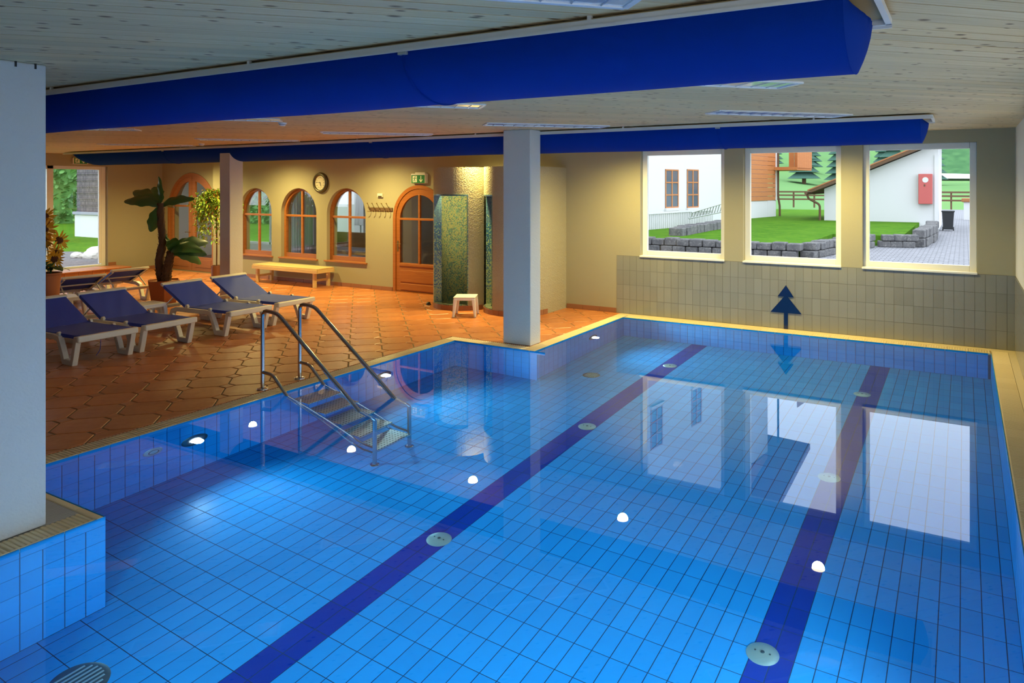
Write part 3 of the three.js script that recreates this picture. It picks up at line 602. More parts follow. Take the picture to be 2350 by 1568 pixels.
// ------------------------------------------------------------------ round shower walls with mosaic niches
{
  const TOP = 2.54, TH = 0.11;
  const arcWall = (cb, ca, r, t0, t1, y0, y1, th, n) => {           // piece of a round wall; angle 0 looks to the viewer's side (-a), positive to +b
    const s = new THREE.Shape(), pt = (R, t) => [cb + R * Math.sin(t), ca - R * Math.cos(t)];
    for (let k = 0; k <= n; k++) { const p = pt(r, t0 + (t1 - t0) * k / n); k ? s.lineTo(...p) : s.moveTo(...p); }
    for (let k = n; k >= 0; k--) s.lineTo(...pt(r - th, t0 + (t1 - t0) * k / n));
    s.closePath(); const g = extrude(s, y1 - y0, 0); g.rotateX(-Math.PI / 2); g.translate(0, y0, 0);
    const p = g.attributes.position, uv = g.attributes.uv;           // uv round the curve, in metres
    for (let i = 0; i < p.count; i++) uv.setXY(i, Math.atan2(p.getX(i) - cb, ca + p.getZ(i)) * r, p.getY(i));
    return g;
  };
  const D = Math.PI / 180;
  const wall = structure(thing('shower_wall', '', ''), 'rounded rough plaster shower wall with two mosaic niches', 'wall');
  const c1 = [-8.0, 10.62, 0.57], c2 = [-6.85, 10.65, 0.60];
  const o1 = [-40 * D, 43 * D], o2 = [-76 * D, -14 * D];
  const body = (name, c, t0, t1, y0, y1, n) => add(name, arcWall(...c, t0, t1, y0, y1, TH, n), M.shower, wall);
  body('plaster', c1, -150 * D, o1[0], 0, TOP, 20); body('plaster', c1, o1[0], o1[1], 2.06, TOP, 16); body('plaster', c1, o1[1], 74 * D, 0, TOP, 8);
  body('plaster', c2, -84 * D, o2[0], 0, TOP, 4); body('plaster', c2, o2[0], o2[1], 2.06, TOP, 14); body('plaster', c2, o2[1], 92 * D, 0, TOP, 24);
  add('plaster', metreUV(bx(-6.36, -6.25, 0, TOP, 10.65, FAR)), M.shower, wall);
  add('plaster', metreUV(bx(-7.50, -7.40, 0, TOP, 10.80, FAR)), M.shower, wall);
  add('plaster', metreUV(bx(-8.56, -8.45, 0, TOP, 10.9, FAR)), M.shower, wall);
  for (const [c, o] of [[c1, o1], [c2, o2]]) {
    const [cb, ca, r] = c, inner = arcWall(cb, ca, r - TH - 0.002, o[0] - 2.0, o[1] + 2.0, 0.10, 2.3, 0.01, 40);
    add('mosaic_lining', arcWall(cb, ca, r - TH - 0.004, 70 * D, 290 * D, 0.0, 2.35, 0.02, 40), M.mosaic, wall);
    for (const t of o) {                                             // mosaic on both cheeks of the opening
      const pt = (R) => [cb + R * Math.sin(t), ca - R * Math.cos(t)], a = pt(r + 0.003), b = pt(r - TH - 0.03), s = t === o[0] ? 1 : -1;
      const nx = Math.cos(t) * s * 0.012, ny = Math.sin(t) * s * 0.012;
      const g = extrude(polyShape([a, b, [b[0] + nx, b[1] + ny], [a[0] + nx, a[1] + ny]]), 1.96, 0); g.rotateX(-Math.PI / 2); g.translate(0, 0.10, 0);
      const p = g.attributes.position, uv = g.attributes.uv; for (let i = 0; i < p.count; i++) uv.setXY(i, Math.hypot(p.getX(i) - cb, p.getZ(i) + ca), p.getY(i));
      add('mosaic_jamb', g, M.jamb, wall);
    }
    const band = arcWall(cb, ca, r + 0.003, o[0], o[1], 2.03, 2.06, 0.12, 14); add('mosaic_lintel', band, M.jamb, wall);
    add('mosaic_threshold', arcWall(cb, ca, r - 0.002, o[0], o[1], 0.0, 0.10, 0.12, 14), M.mosaic, wall);
    const fl = new THREE.CircleGeometry(r - TH, 32); fl.rotateX(-Math.PI / 2); fl.translate(cb, 0.03, -ca); add('mosaic_floor', metreUV(fl), M.mosaic, wall);
  }
  // plinth of short terracotta tiles following the curves
  const plinth = structure(thing('baseboard_shower', '', ''), 'curved terracotta plinth at the foot of the shower wall', 'baseboard');
  for (const [c, t0, t1] of [[c1, -120, 70], [c2, -80, 90]]) { const n = Math.round((t1 - t0) / 11); for (let k = 0; k < n; k++) add('plinth_tile', arcWall(c[0], c[1], c[2] + 0.012, (t0 + (t1 - t0) * k / n + 0.2) * D, (t0 + (t1 - t0) * (k + 1) / n - 0.2) * D, 0, 0.088, 0.011, 2), terraSkirt, plinth); }
}

// ------------------------------------------------------------------ textile air ducts
{
  const duct = (label, ac, taper) => {
    const top = 2.938, hh = 0.262, hw = 0.325, b1 = -0.405, b0 = -17.58;
    const t = thing('textile_duct', label, 'air duct', [0, 0, -ac], 0, 'blue textile ducts under the ceiling');
    const N = 120, K = 20, pos = [], uv = [], idx = [];
    for (let i = 0; i <= N; i++) {
      const s = i / N, b = b0 + (b1 - b0) * (s < 0.08 ? s : s), e = Math.min(1, (b - b0) / 0.6), k = taper ? Math.sqrt(Math.max(0.0004, 1 - (1 - e) * (1 - e))) : 1;
      const sag = 1 + 0.012 * Math.sin(b * 1.3) + 0.008 * Math.sin(b * 3.1);
      for (let j = 0; j <= K; j++) { const q = Math.PI * j / K, y = top - hh * k * sag * Math.pow(Math.sin(q), 0.9); pos.push(b, y, -Math.cos(q) * hw); uv.push(b, q * 0.3); }
    }
    for (let i = 0; i < N; i++) for (let j = 0; j < K; j++) { const a = i * (K + 1) + j; idx.push(a, a + 1, a + K + 1, a + 1, a + K + 2, a + K + 1); }
    const g = new THREE.BufferGeometry(); g.setAttribute('position', new THREE.Float32BufferAttribute(pos, 3)); g.setAttribute('uv', new THREE.Float32BufferAttribute(uv, 2)); g.setIndex(idx); g.computeVertexNormals();
    add('fabric_tube', g, M.duct, t);
    const cp = [], ci = [], R = 6;                                    // bulging end cap
    for (let r = 0; r <= R; r++) for (let j = 0; j <= K; j++) { const f = r / R, q = Math.PI * j / K, y = top - hh * f * Math.pow(Math.sin(q), 0.9) * (1 + 0.012 * Math.sin(b1 * 1.3)); const z = -Math.cos(q) * hw * f; cp.push(b1 + 0.07 * (1 - f * f) * Math.min(1, (top - y) / 0.05 + 0.25), y, z); }
    for (let r = 0; r < R; r++) for (let j = 0; j < K; j++) { const a = r * (K + 1) + j; ci.push(a, a + 1, a + K + 1, a + 1, a + K + 2, a + K + 1); }
    const cg = new THREE.BufferGeometry(); cg.setAttribute('position', new THREE.Float32BufferAttribute(cp, 3)); cg.setAttribute('uv', new THREE.Float32BufferAttribute(new Float32Array(cp.length / 3 * 2), 2)); cg.setIndex(ci); cg.computeVertexNormals();
    add('end_cap', cg, M.duct, t);
    for (const s of [-1, 1]) { add('mounting_rail', merge([box(b0 - 0.35, -0.285, 2.938, 2.966, s * hw - 0.012, s * hw + 0.012), box(b0 - 0.35, -0.285, 2.925, 2.940, s * (hw + 0.012) - 0.005, s * (hw + 0.012) + 0.005)]), M.rail, t); }
    add('mounting_rail', box(-0.31, -0.285, 2.938, 2.966, -hw, hw), M.rail, t);
    add('top_plate', box(b0 - 0.3, -0.31, 2.966, 2.974, -hw, hw), M.plate, t);
    for (const b of [-2.63, -8.4, -14.1]) {
      const pts = []; for (let j = 0; j <= 24; j++) { const q = Math.PI * j / 24; pts.push(V(b, top - (hh * (1 + 0.012 * Math.sin(b * 1.3) + 0.008 * Math.sin(b * 3.1)) + 0.002) * Math.pow(Math.sin(q), 0.9), -Math.cos(q) * (hw + 0.001))); }
      add('seam', new THREE.TubeGeometry(new THREE.CatmullRomCurve3(pts), 60, 0.006, 6, false), M.duct, t);
      add('clip', rbox(b - 0.03, b + 0.03, 2.908, 2.926, hw - 0.008, hw + 0.016, 0.004, 1), M.galvanised, t);
    }
    for (let b = -1.5; b > -17; b -= 2.4) add('hanger', box(b - 0.01, b + 0.01, 2.966, H, hw - 0.01, hw + 0.01), M.rail, t);
    return t;
  };
  duct('long blue textile duct passing in front of the near ceiling lights', 3.27, false);
  duct('long blue textile duct running past the white pillars and arched windows', 8.95, true);
}

// ------------------------------------------------------------------ ceiling lights
{
  const proto = thing('louvre_light', 'white framed rectangular louvre light set diagonally in the pine ceiling, switched off', 'ceiling light', [0, 0, 0], 0, 'diagonal louvre lights in the pine ceiling');
  const L = 0.79, W = 0.165;
  for (const s of [-1, 1]) { add('frame', rbox(-L, L, -0.012, 0.004, s * W - 0.016, s * W + 0.016, 0.004, 1), M.fixture, proto); add('frame', rbox(s * L - 0.016, s * L + 0.016, -0.012, 0.004, -W, W, 0.004, 1), M.fixture, proto); }
  add('reflector', box(-L + 0.015, L - 0.015, -0.004, 0.0, -W + 0.015, W - 0.015), M.louvre, proto);
  for (let i = -5; i <= 5; i++) add('louvre_blade', box(i * 0.135 - 0.002, i * 0.135 + 0.002, -0.010, -0.004, -W + 0.016, W - 0.016), M.louvre, proto);
  let first = true;
  for (const a of [7.91, 5.15, 2.19]) for (let k = 0; k < (a < 3 ? 1 : 5); k++) {
    const b = -1.73 - 2.92 * k; const pos = [b, H - 0.001, -a];
    if (first) { proto.position.set(...pos); proto.rotation.y = Math.PI / 4; first = false; } else copy(proto, pos, Math.PI / 4);
  }
}
{
  const disc = std({ color: rgb(0.9, 0.8, 0.6), emissive: rgb(1.0, 0.80, 0.50), emissiveIntensity: 14 });
  const proto = thing('downlight', 'round recessed downlight glowing warm in a row behind the far blue duct', 'ceiling light', [0, 0, 0], 0, 'row of warm downlights');
  const ring = new THREE.LatheGeometry([[0.088, 0.004], [0.086, -0.004], [0.100, -0.010], [0.116, -0.007], [0.120, 0.0]].map(([r, y]) => new THREE.Vector2(r, y)), 36);
  add('trim_ring', ring, M.fixture, proto);
  const face = new THREE.CylinderGeometry(0.087, 0.087, 0.003, 36); face.translate(0, -0.0015, 0); add('lamp_face', face, disc, proto);
  [-1.72, -4.63, -7.52, -10.47, -13.42, -16.35].forEach((b, i) => {
    const t = i ? copy(proto, [b, H - 0.001, -10.22], 0) : proto; if (!i) proto.position.set(b, H - 0.001, -10.22);
    const l = new THREE.SpotLight(LAMP_WARM, DOWNLIGHT_CD, 0, 1.4, 1, 2); l.castShadow = true; l.shadow.radius = 4;
    l.position.set(b, H - 0.02, -10.22); l.target.position.set(b, 0, -10.22); scene.add(l, l.target); l.name = 'downlight_beam'; l.target.name = 'downlight_aim';
  });
}
{ // underwater lamps
  const glow = std({ color: rgb(0.9, 0.95, 1), emissive: rgb(0.92, 0.98, 1.0), emissiveIntensity: 16 });
  const lamp = (label, b, a, y, dir, cd = POOL_LAMP_CD) => {
    const t = thing('underwater_lamp', label, 'pool lamp', [b, y, -a], Math.atan2(dir[0], -dir[1]), 'underwater lamps in the pool walls');
    const ring = new THREE.LatheGeometry([[0.0, 0.004], [0.06, 0.004], [0.065, 0.018], [0.118, 0.014], [0.135, 0.0]].map(([r, y]) => new THREE.Vector2(r, y)), 36); ring.rotateX(Math.PI / 2); add('bezel', ring, M.darkSteel, t);
    const f = new THREE.SphereGeometry(0.052, 24, 12); f.scale(1, 1, 0.35); f.translate(0, 0, 0.022); add('lens', f, glow, t);
    const l = new THREE.SpotLight(LAMP_POOL, cd, 0, 1.25, 1, 2); l.castShadow = true; l.shadow.radius = 2.2; l.name = 'underwater_beam'; l.target.name = 'underwater_aim';
    l.position.set(b + dir[0] * 0.06, y, -(a + dir[1] * 0.06)); l.target.position.set(b + dir[0] * 2, y + 0.1, -(a + dir[1] * 2)); scene.add(l, l.target);
  };
  lamp('glowing underwater lamp between the ribbed block and the ladder', POOL_L, 4.17, -0.58, [1, 0]);
  lamp('glowing underwater lamp just beyond the ladder', POOL_L, 6.70, -0.56, [1, 0]);
  lamp('glowing underwater lamp between the jutting corner and the end wall', POOL_JUT, 9.86, -0.52, [1, 0]);
  lamp('underwater lamp in the shallow end wall on the ladder side', -3.4, POOL_N, -0.56, [0, 1]);
  lamp('underwater lamp in the shallow end wall next to the white side wall', -0.9, POOL_N, -0.56, [0, 1], 50);
  lamp('underwater lamp low in the long wall near the shallow end', POOL_R, 1.7, -0.56, [-1, 0], 10);
  lamp('underwater lamp in the long wall halfway along the white side wall', POOL_R, 3.9, -0.56, [-1, 0], 18);
  const inlet = thing('wall_inlet', 'round grey inlet cover on the pool wall beside the ribbed block', 'inlet', [POOL_L, -0.52, -3.77], Math.PI / 2);
  const c = new THREE.LatheGeometry([[0, 0.012], [0.05, 0.011], [0.085, 0.006], [0.09, 0]].map(([r, y]) => new THREE.Vector2(r, y)), 32); c.rotateX(Math.PI / 2); add('cover', c, M.galvanised, inlet);
  const slot = new THREE.TorusGeometry(0.045, 0.004, 8, 32); slot.translate(0, 0, 0.012); add('slot_ring', slot, M.darkSteel, inlet);
}
{ // floor inlets and drains
  const dome = new THREE.LatheGeometry([[0, 0.020], [0.03, 0.019], [0.07, 0.014], [0.095, 0.006], [0.10, 0]].map(([r, y]) => new THREE.Vector2(r, y)), 36);
  const proto = thing('floor_inlet', 'domed metal floor inlet set in a navy lane line', 'inlet', [0, 0, 0], 0, 'domed inlets in the lane lines');
  add('dome', dome, M.galvanised, proto); const hub = cyl(0.012, 0.014, 0.008, 16); hub.translate(0, 0.021, 0); add('hub_screw', hub, M.darkSteel, proto);
  for (const s of [-1, 1]) { const q = cyl(0.006, 0.006, 0.006, 10); q.translate(s * 0.045, 0.0185, 0); add('screw', q, M.darkSteel, proto); }
  [[-3.61, 4.457], [-3.62, 7.04], [-3.64, 9.66], [-1.08, 4.469], [-1.085, 7.02], [-1.095, 9.59]].forEach(([b, a], i) => { if (i) copy(proto, [b, -DEPTH, -a], 0); else proto.position.set(b, -DEPTH, -a); });
  const dr = (label, b, a, r) => { const d = thing('floor_drain', label, 'drain', [b, -DEPTH, -a]); const g = new THREE.LatheGeometry([[0, 0.006], [r * 0.8, 0.008], [r, 0.0]].map(([q, y]) => new THREE.Vector2(q, y)), 36); add('cover', g, M.darkSteel, d); for (let k = -3; k <= 3; k++) { const w = Math.sqrt(Math.max(0.01, 0.64 - (k * 0.2) ** 2)) * r; add('slat', box(k * 0.2 * r - 0.006, k * 0.2 * r + 0.006, 0.006, 0.012, -w, w), M.galvanised, d); } };
  dr('round dark floor drain near the jutting pool corner', -4.415, 8.711, 0.12);
  dr('wide round dark floor drain beside the ribbed block', -4.43, 2.21, 0.16);
}

// ------------------------------------------------------------------ sun loungers
function makeLounger(label, group, lift = 0.30) {                    // foot at x = 0, head towards -x, width along z
  const t = thing('sun_lounger', label, 'sun lounger', [0, 0, 0], 0, group), hw = 0.335;
  const path = [[0.0, 0.335], [-0.055, 0.33], [-0.11, 0.13], [-0.14, 0.033], [-0.33, 0.033], [-0.37, 0.13], [-0.46, 0.30], [-0.56, 0.315], [-1.30, 0.30], [-1.40, 0.27], [-1.46, 0.12], [-1.49, 0.033], [-1.66, 0.033], [-1.70, 0.12], [-1.76, 0.27], [-1.84, 0.28]];
  for (const s of [-1, 1]) {
    const g = extrude(stroke(path, 0.027), 0.052, 0.006); g.translate(0, 0, s * hw - 0.026); add('side_rail', g, M.plastic, t);
    const n = add('fabric_peg', merge([(() => { const q = new THREE.CylinderGeometry(0.032, 0.036, 0.03, 16); q.rotateX(Math.PI / 2); q.translate(-0.50, 0.345, s * (hw - 0.005)); return q; })(), (() => { const q = new THREE.CylinderGeometry(0.034, 0.038, 0.03, 16); q.rotateX(Math.PI / 2); q.translate(-1.06, 0.35, s * (hw - 0.005)); return q; })()]), M.plastic, t);
  }
  add('foot_beam', rbox(-0.035, 0.025, 0.295, 0.372, -hw - 0.03, hw + 0.03, 0.016, 3), M.plastic, t);
  add('head_beam', rbox(-1.87, -1.82, 0.25, 0.305, -hw - 0.02, hw + 0.02, 0.014, 2), M.plastic, t);
  add('cross_beam', rbox(-0.75, -0.71, 0.255, 0.30, -hw, hw, 0.008, 1), M.plastic, t);
  const hx = -1.07, hy = 0.345, ex = hx - 0.62, ey = hy + lift;
  const sect = (pts, w, drop, sag) => {                              // cloth strip with turned-down edges
    const N = pts.length, K = 10, pos = [], uv = [], idx = [];
    pts.forEach(([x, y], i) => {
      const row = [[-w, -drop], [-w, -0.004]]; for (let k = 0; k <= K; k++) { const q = -1 + 2 * k / K; row.push([q * (w - 0.006), -sag * (1 - q * q) * Math.sin(Math.PI * i / (N - 1)) + 0.002 * Math.sin(q * 9 + i)]); } row.push([w, -0.004], [w, -drop]);
      row.forEach(([z, d], k) => { pos.push(x, y + d, z); uv.push(x, z + k * 1e-3); });
    });
    const R = K + 5; for (let i = 0; i < N - 1; i++) for (let k = 0; k < R - 1; k++) { const a = i * R + k; idx.push(a, a + 1, a + R, a + 1, a + R + 1, a + R); }
    const g = new THREE.BufferGeometry(); g.setAttribute('position', new THREE.Float32BufferAttribute(pos, 3)); g.setAttribute('uv', new THREE.Float32BufferAttribute(uv, 2)); g.setIndex(idx); g.computeVertexNormals(); return g;
  };
  const seat = []; for (let i = 0; i <= 12; i++) { const q = i / 12; seat.push([-0.03 + (hx + 0.03) * q, 0.372 + (hy - 0.372) * q]); }
  const back = []; for (let i = 0; i <= 10; i++) { const q = i / 10; back.push([hx + (ex - hx) * q, hy + (ey - hy) * q]); }
  add('seat_sling', sect(seat, hw - 0.012, 0.045, 0.018), M.sling, t);
  const bs = add('back_sling', sect(back, hw - 0.012, 0.05, 0.012), M.sling, t);
  const nx = (ey - hy), ny = -(ex - hx), nl = Math.hypot(nx, ny);    // frame behind the cloth
  for (const s of [-1, 1]) add('back_rail', bar(V(hx, hy - 0.03, s * (hw - 0.03)), V(ex - 0.02, ey - 0.02, s * (hw - 0.03)), 0.018, 10), M.plastic, t);
  const hb = rbox(-0.03, 0.03, -0.022, 0.022, -hw - 0.01, hw + 0.01, 0.014, 3); hb.rotateZ(-Math.atan2(ey - hy, hx - ex)); hb.translate(ex - 0.015, ey + 0.002, 0); add('back_beam', hb, M.plastic, t);
  add('back_beam', bar(V(hx + 0.55 * (ex - hx), hy + 0.55 * (ey - hy) - 0.04, -hw + 0.04), V(hx + 0.55 * (ex - hx), hy + 0.55 * (ey - hy) - 0.04, hw - 0.04), 0.014, 8), M.plastic, t);
  for (const s of [-1, 1]) add('prop_strut', bar(V(hx + 0.6 * (ex - hx), hy + 0.6 * (ey - hy) - 0.03, s * (hw - 0.06)), V(ex - 0.02, 0.30, s * (hw - 0.05)), 0.012, 8), M.plastic, t);
  return t;
}
{
  const G = 'blue sun loungers facing the pool', B = 'blue sun loungers facing the patio window';
  const L = makeLounger('blue sling sun lounger nearest the rough white pillar, its head next to the sunflower pot', G);
  L.position.set(-9.335, 0, -5.01);
  copy(L, [-9.345, 0, -5.84], 0, 'blue sling sun lounger between the one by the rough pillar and the small table');
  copy(L, [-9.28, 0, -7.04], 0, 'blue sling sun lounger in front of the banana plant, beside the pool ladder');
  copy(L, [-9.34, 0, -7.93], 0, 'blue sling sun lounger in front of the slim white pillar, last of its row');
  const K = makeLounger('blue sling sun lounger seen from behind, next to the sunflower pot', B, 0.28);
  K.position.set(-14.98, 0, -6.93); K.rotation.y = Math.PI - 0.12;
  copy(K, [-15.42, 0, -7.86], Math.PI - 0.06, 'blue sling sun lounger seen from behind, beside the banana plant pot');
  const cord = add('loose_cord', tube([V(0, 0.30, 0), V(0.02, 0.16, 0.01), V(-0.02, 0.07, 0), V(-0.05, 0.006, 0.03)], 0.004, 0.05, 24, 6), M.sling); cord.position.set(-9.72, 0, -5.12);
  tag(cord, 'dark blue lacing cord dangling under the sun lounger nearest the rough pillar', 'cord');
}
// plastic side tables and stool
function makeTable(name, label, category, w, h, group) {
  const t = thing(name, label, category, [0, 0, 0], 0, group), k = w / 2;
  add('table_top', rbox(-k, k, h - 0.022, h, -k, k, 0.010, 2), M.whitePlastic, t);
  for (const s of [-1, 1]) { add('apron', rbox(-k + 0.02, k - 0.02, h - 0.06, h - 0.015, s * (k - 0.012) - 0.008, s * (k - 0.012) + 0.008, 0.005, 1), M.whitePlastic, t); add('apron', rbox(s * (k - 0.012) - 0.008, s * (k - 0.012) + 0.008, h - 0.06, h - 0.015, -k + 0.02, k - 0.02, 0.005, 1), M.whitePlastic, t); }
  for (const sx of [-1, 1]) for (const sz of [-1, 1]) {
    const g = rbox(-0.034, 0.034, 0, h - 0.03, -0.034, 0.034, 0.016, 2), p = g.attributes.position;
    for (let i = 0; i < p.count; i++) { const f = 1 - p.getY(i) / h, q = 1 - 0.45 * f; p.setXYZ(i, sx * (k - 0.036) + p.getX(i) * q + sx * 0.035 * f, p.getY(i), sz * (k - 0.036) + p.getZ(i) * q + sz * 0.035 * f); }
    g.computeVertexNormals(); add('leg', g, M.whitePlastic, t);
  }
  return t;
}
makeTable('side_table', 'small white plastic table between two sun loungers, in front of the banana plant pot', 'table', 0.38, 0.40).position.set(-10.92, 0, -6.45);
makeTable('side_table', 'small white plastic table beside the sunflower pot', 'table', 0.44, 0.46).position.set(-12.35, 0, -5.95);
{ const s = makeTable('plastic_stool', 'white plastic stool in front of the mosaic shower niche', 'stool', 0.37, 0.34); s.position.set(-7.36, 0, -9.80); s.rotation.y = 0.5; }
// slatted wooden bench
{
  const t = thing('wooden_bench', 'pale slatted wooden bench below the arched windows', 'bench', [-13.13, 0, -11.03]);
  const L = 1.06, D = 0.24;
  for (let i = 0; i < 7; i++) { const z = -D + 0.035 + i * (2 * D - 0.07) / 6; add('slat', metreUV(rbox(-L, L, 0.395, 0.42, z - 0.029, z + 0.029, 0.005, 1)), M.bench, t); }
  for (const s of [-1, 1]) { add('apron', metreUV(rbox(-L, L, 0.315, 0.392, s * D - 0.014, s * D + 0.014, 0.004, 1)), M.bench, t); add('apron', metreUV(rbox(s * (L - 0.014) - 0.014, s * (L - 0.014) + 0.014, 0.315, 0.392, -D, D, 0.004, 1)), M.bench, t); }
  for (const sx of [-1, 1]) { for (const sz of [-1, 1]) add('leg', metreUV(rbox(sx * 0.93 - 0.032, sx * 0.93 + 0.032, 0, 0.36, sz * (D - 0.05) - 0.032, sz * (D - 0.05) + 0.032, 0.004, 1)), M.bench, t); add('stretcher', metreUV(rbox(sx * 0.93 - 0.015, sx * 0.93 + 0.015, 0.13, 0.18, -D + 0.05, D - 0.05, 0.004, 1)), M.bench, t); }
}

// ------------------------------------------------------------------ pool ladder
{
  const t = thing('pool_ladder', 'stainless steel pool ladder with two handrails and perforated steps', 'ladder', [-6.6, 0, -5.40]);
  const dx = (b) => b + 6.6, half = 0.25;
  for (const s of [-1, 1]) {
    const z = s * half;
    add('handrail', tube([V(0, 0, z), V(0, 0.855, z), V(dx(-6.36), 0.842, z), V(dx(-4.965), -0.165, z), V(dx(-4.965), -DEPTH, z)], 0.0215, 0.075, 120, 16), M.steel, t);
    add('lower_rail', tube([V(0, 0.185, z), V(dx(-6.44), 0.178, z), V(dx(-6.20), -0.035, z), V(dx(-5.22), -0.86, z), V(dx(-5.10), -0.92, z), V(dx(-4.965), -0.94, z)], 0.0195, 0.06, 90, 14), M.steel, t);
    add('stringer', tube([V(dx(-6.20), -0.10, z), V(dx(-5.24), -0.99, z), V(dx(-5.12), -1.05, z), V(dx(-4.965), -1.06, z)], 0.016, 0.06, 60, 12), M.steel, t);
    const f = new THREE.LatheGeometry([[0.0215, 0.02], [0.03, 0.022], [0.058, 0.014], [0.062, 0.006], [0.062, 0]].map(([r, y]) => new THREE.Vector2(r, y)), 32); f.translate(0, 0, z); add('floor_flange', f, M.steel, t);
    const f2 = new THREE.LatheGeometry([[0.0215, 0.012], [0.045, 0.008], [0.047, 0]].map(([r, y]) => new THREE.Vector2(r, y)), 24); f2.translate(dx(-4.965), -DEPTH, z); add('floor_flange', f2, M.steel, t);
  }
  for (let i = 0; i < 5; i++) {
    const b = -6.04 + i * 0.243, y = -0.16 - i * 0.205; const g = [box(dx(b) - 0.14, dx(b) + 0.13, y - 0.003, y, -half + 0.015, half - 0.015), box(dx(b) + 0.127, dx(b) + 0.13, y - 0.035, y, -half + 0.015, half - 0.015), box(dx(b) - 0.14, dx(b) - 0.137, y - 0.03, y, -half + 0.015, half - 0.015)];
    add('step', merge(g), M.step, t);
  }
}

// ------------------------------------------------------------------ plants
const leafGeo = (len, w, droop, curl = 0.25, n = 14) => {             // long blade: grows along +x, droops downwards, folded on its midrib
  const pos = [], uv = [], idx = [];
  for (let i = 0; i <= n; i++) { const s = i / n, x = len * (s - 0.18 * s * s * Math.min(1, droop)), y = droop * len * (0.55 * s - 1.25 * s * s) * 0.8, hw = w * Math.pow(Math.sin(Math.PI * Math.min(1, 0.04 + 0.96 * s) * 0.98 + 0.02), 0.7) * (1 + 0.09 * Math.sin(s * 21)); for (const q of [-1, -0.5, 0, 0.5, 1]) { pos.push(x, y - Math.abs(q) * hw * curl + 0.012 * Math.sin(s * 17 + q * 3) * Math.abs(q), q * hw * 0.95); uv.push(s, q); } }
  for (let i = 0; i < n; i++) for (let k = 0; k < 4; k++) { const a = i * 5 + k; idx.push(a, a + 1, a + 5, a + 1, a + 6, a + 5); }
  const g = new THREE.BufferGeometry(); g.setAttribute('position', new THREE.Float32BufferAttribute(pos, 3)); g.setAttribute('uv', new THREE.Float32BufferAttribute(uv, 2)); g.setIndex(idx); g.computeVertexNormals(); return g;
};
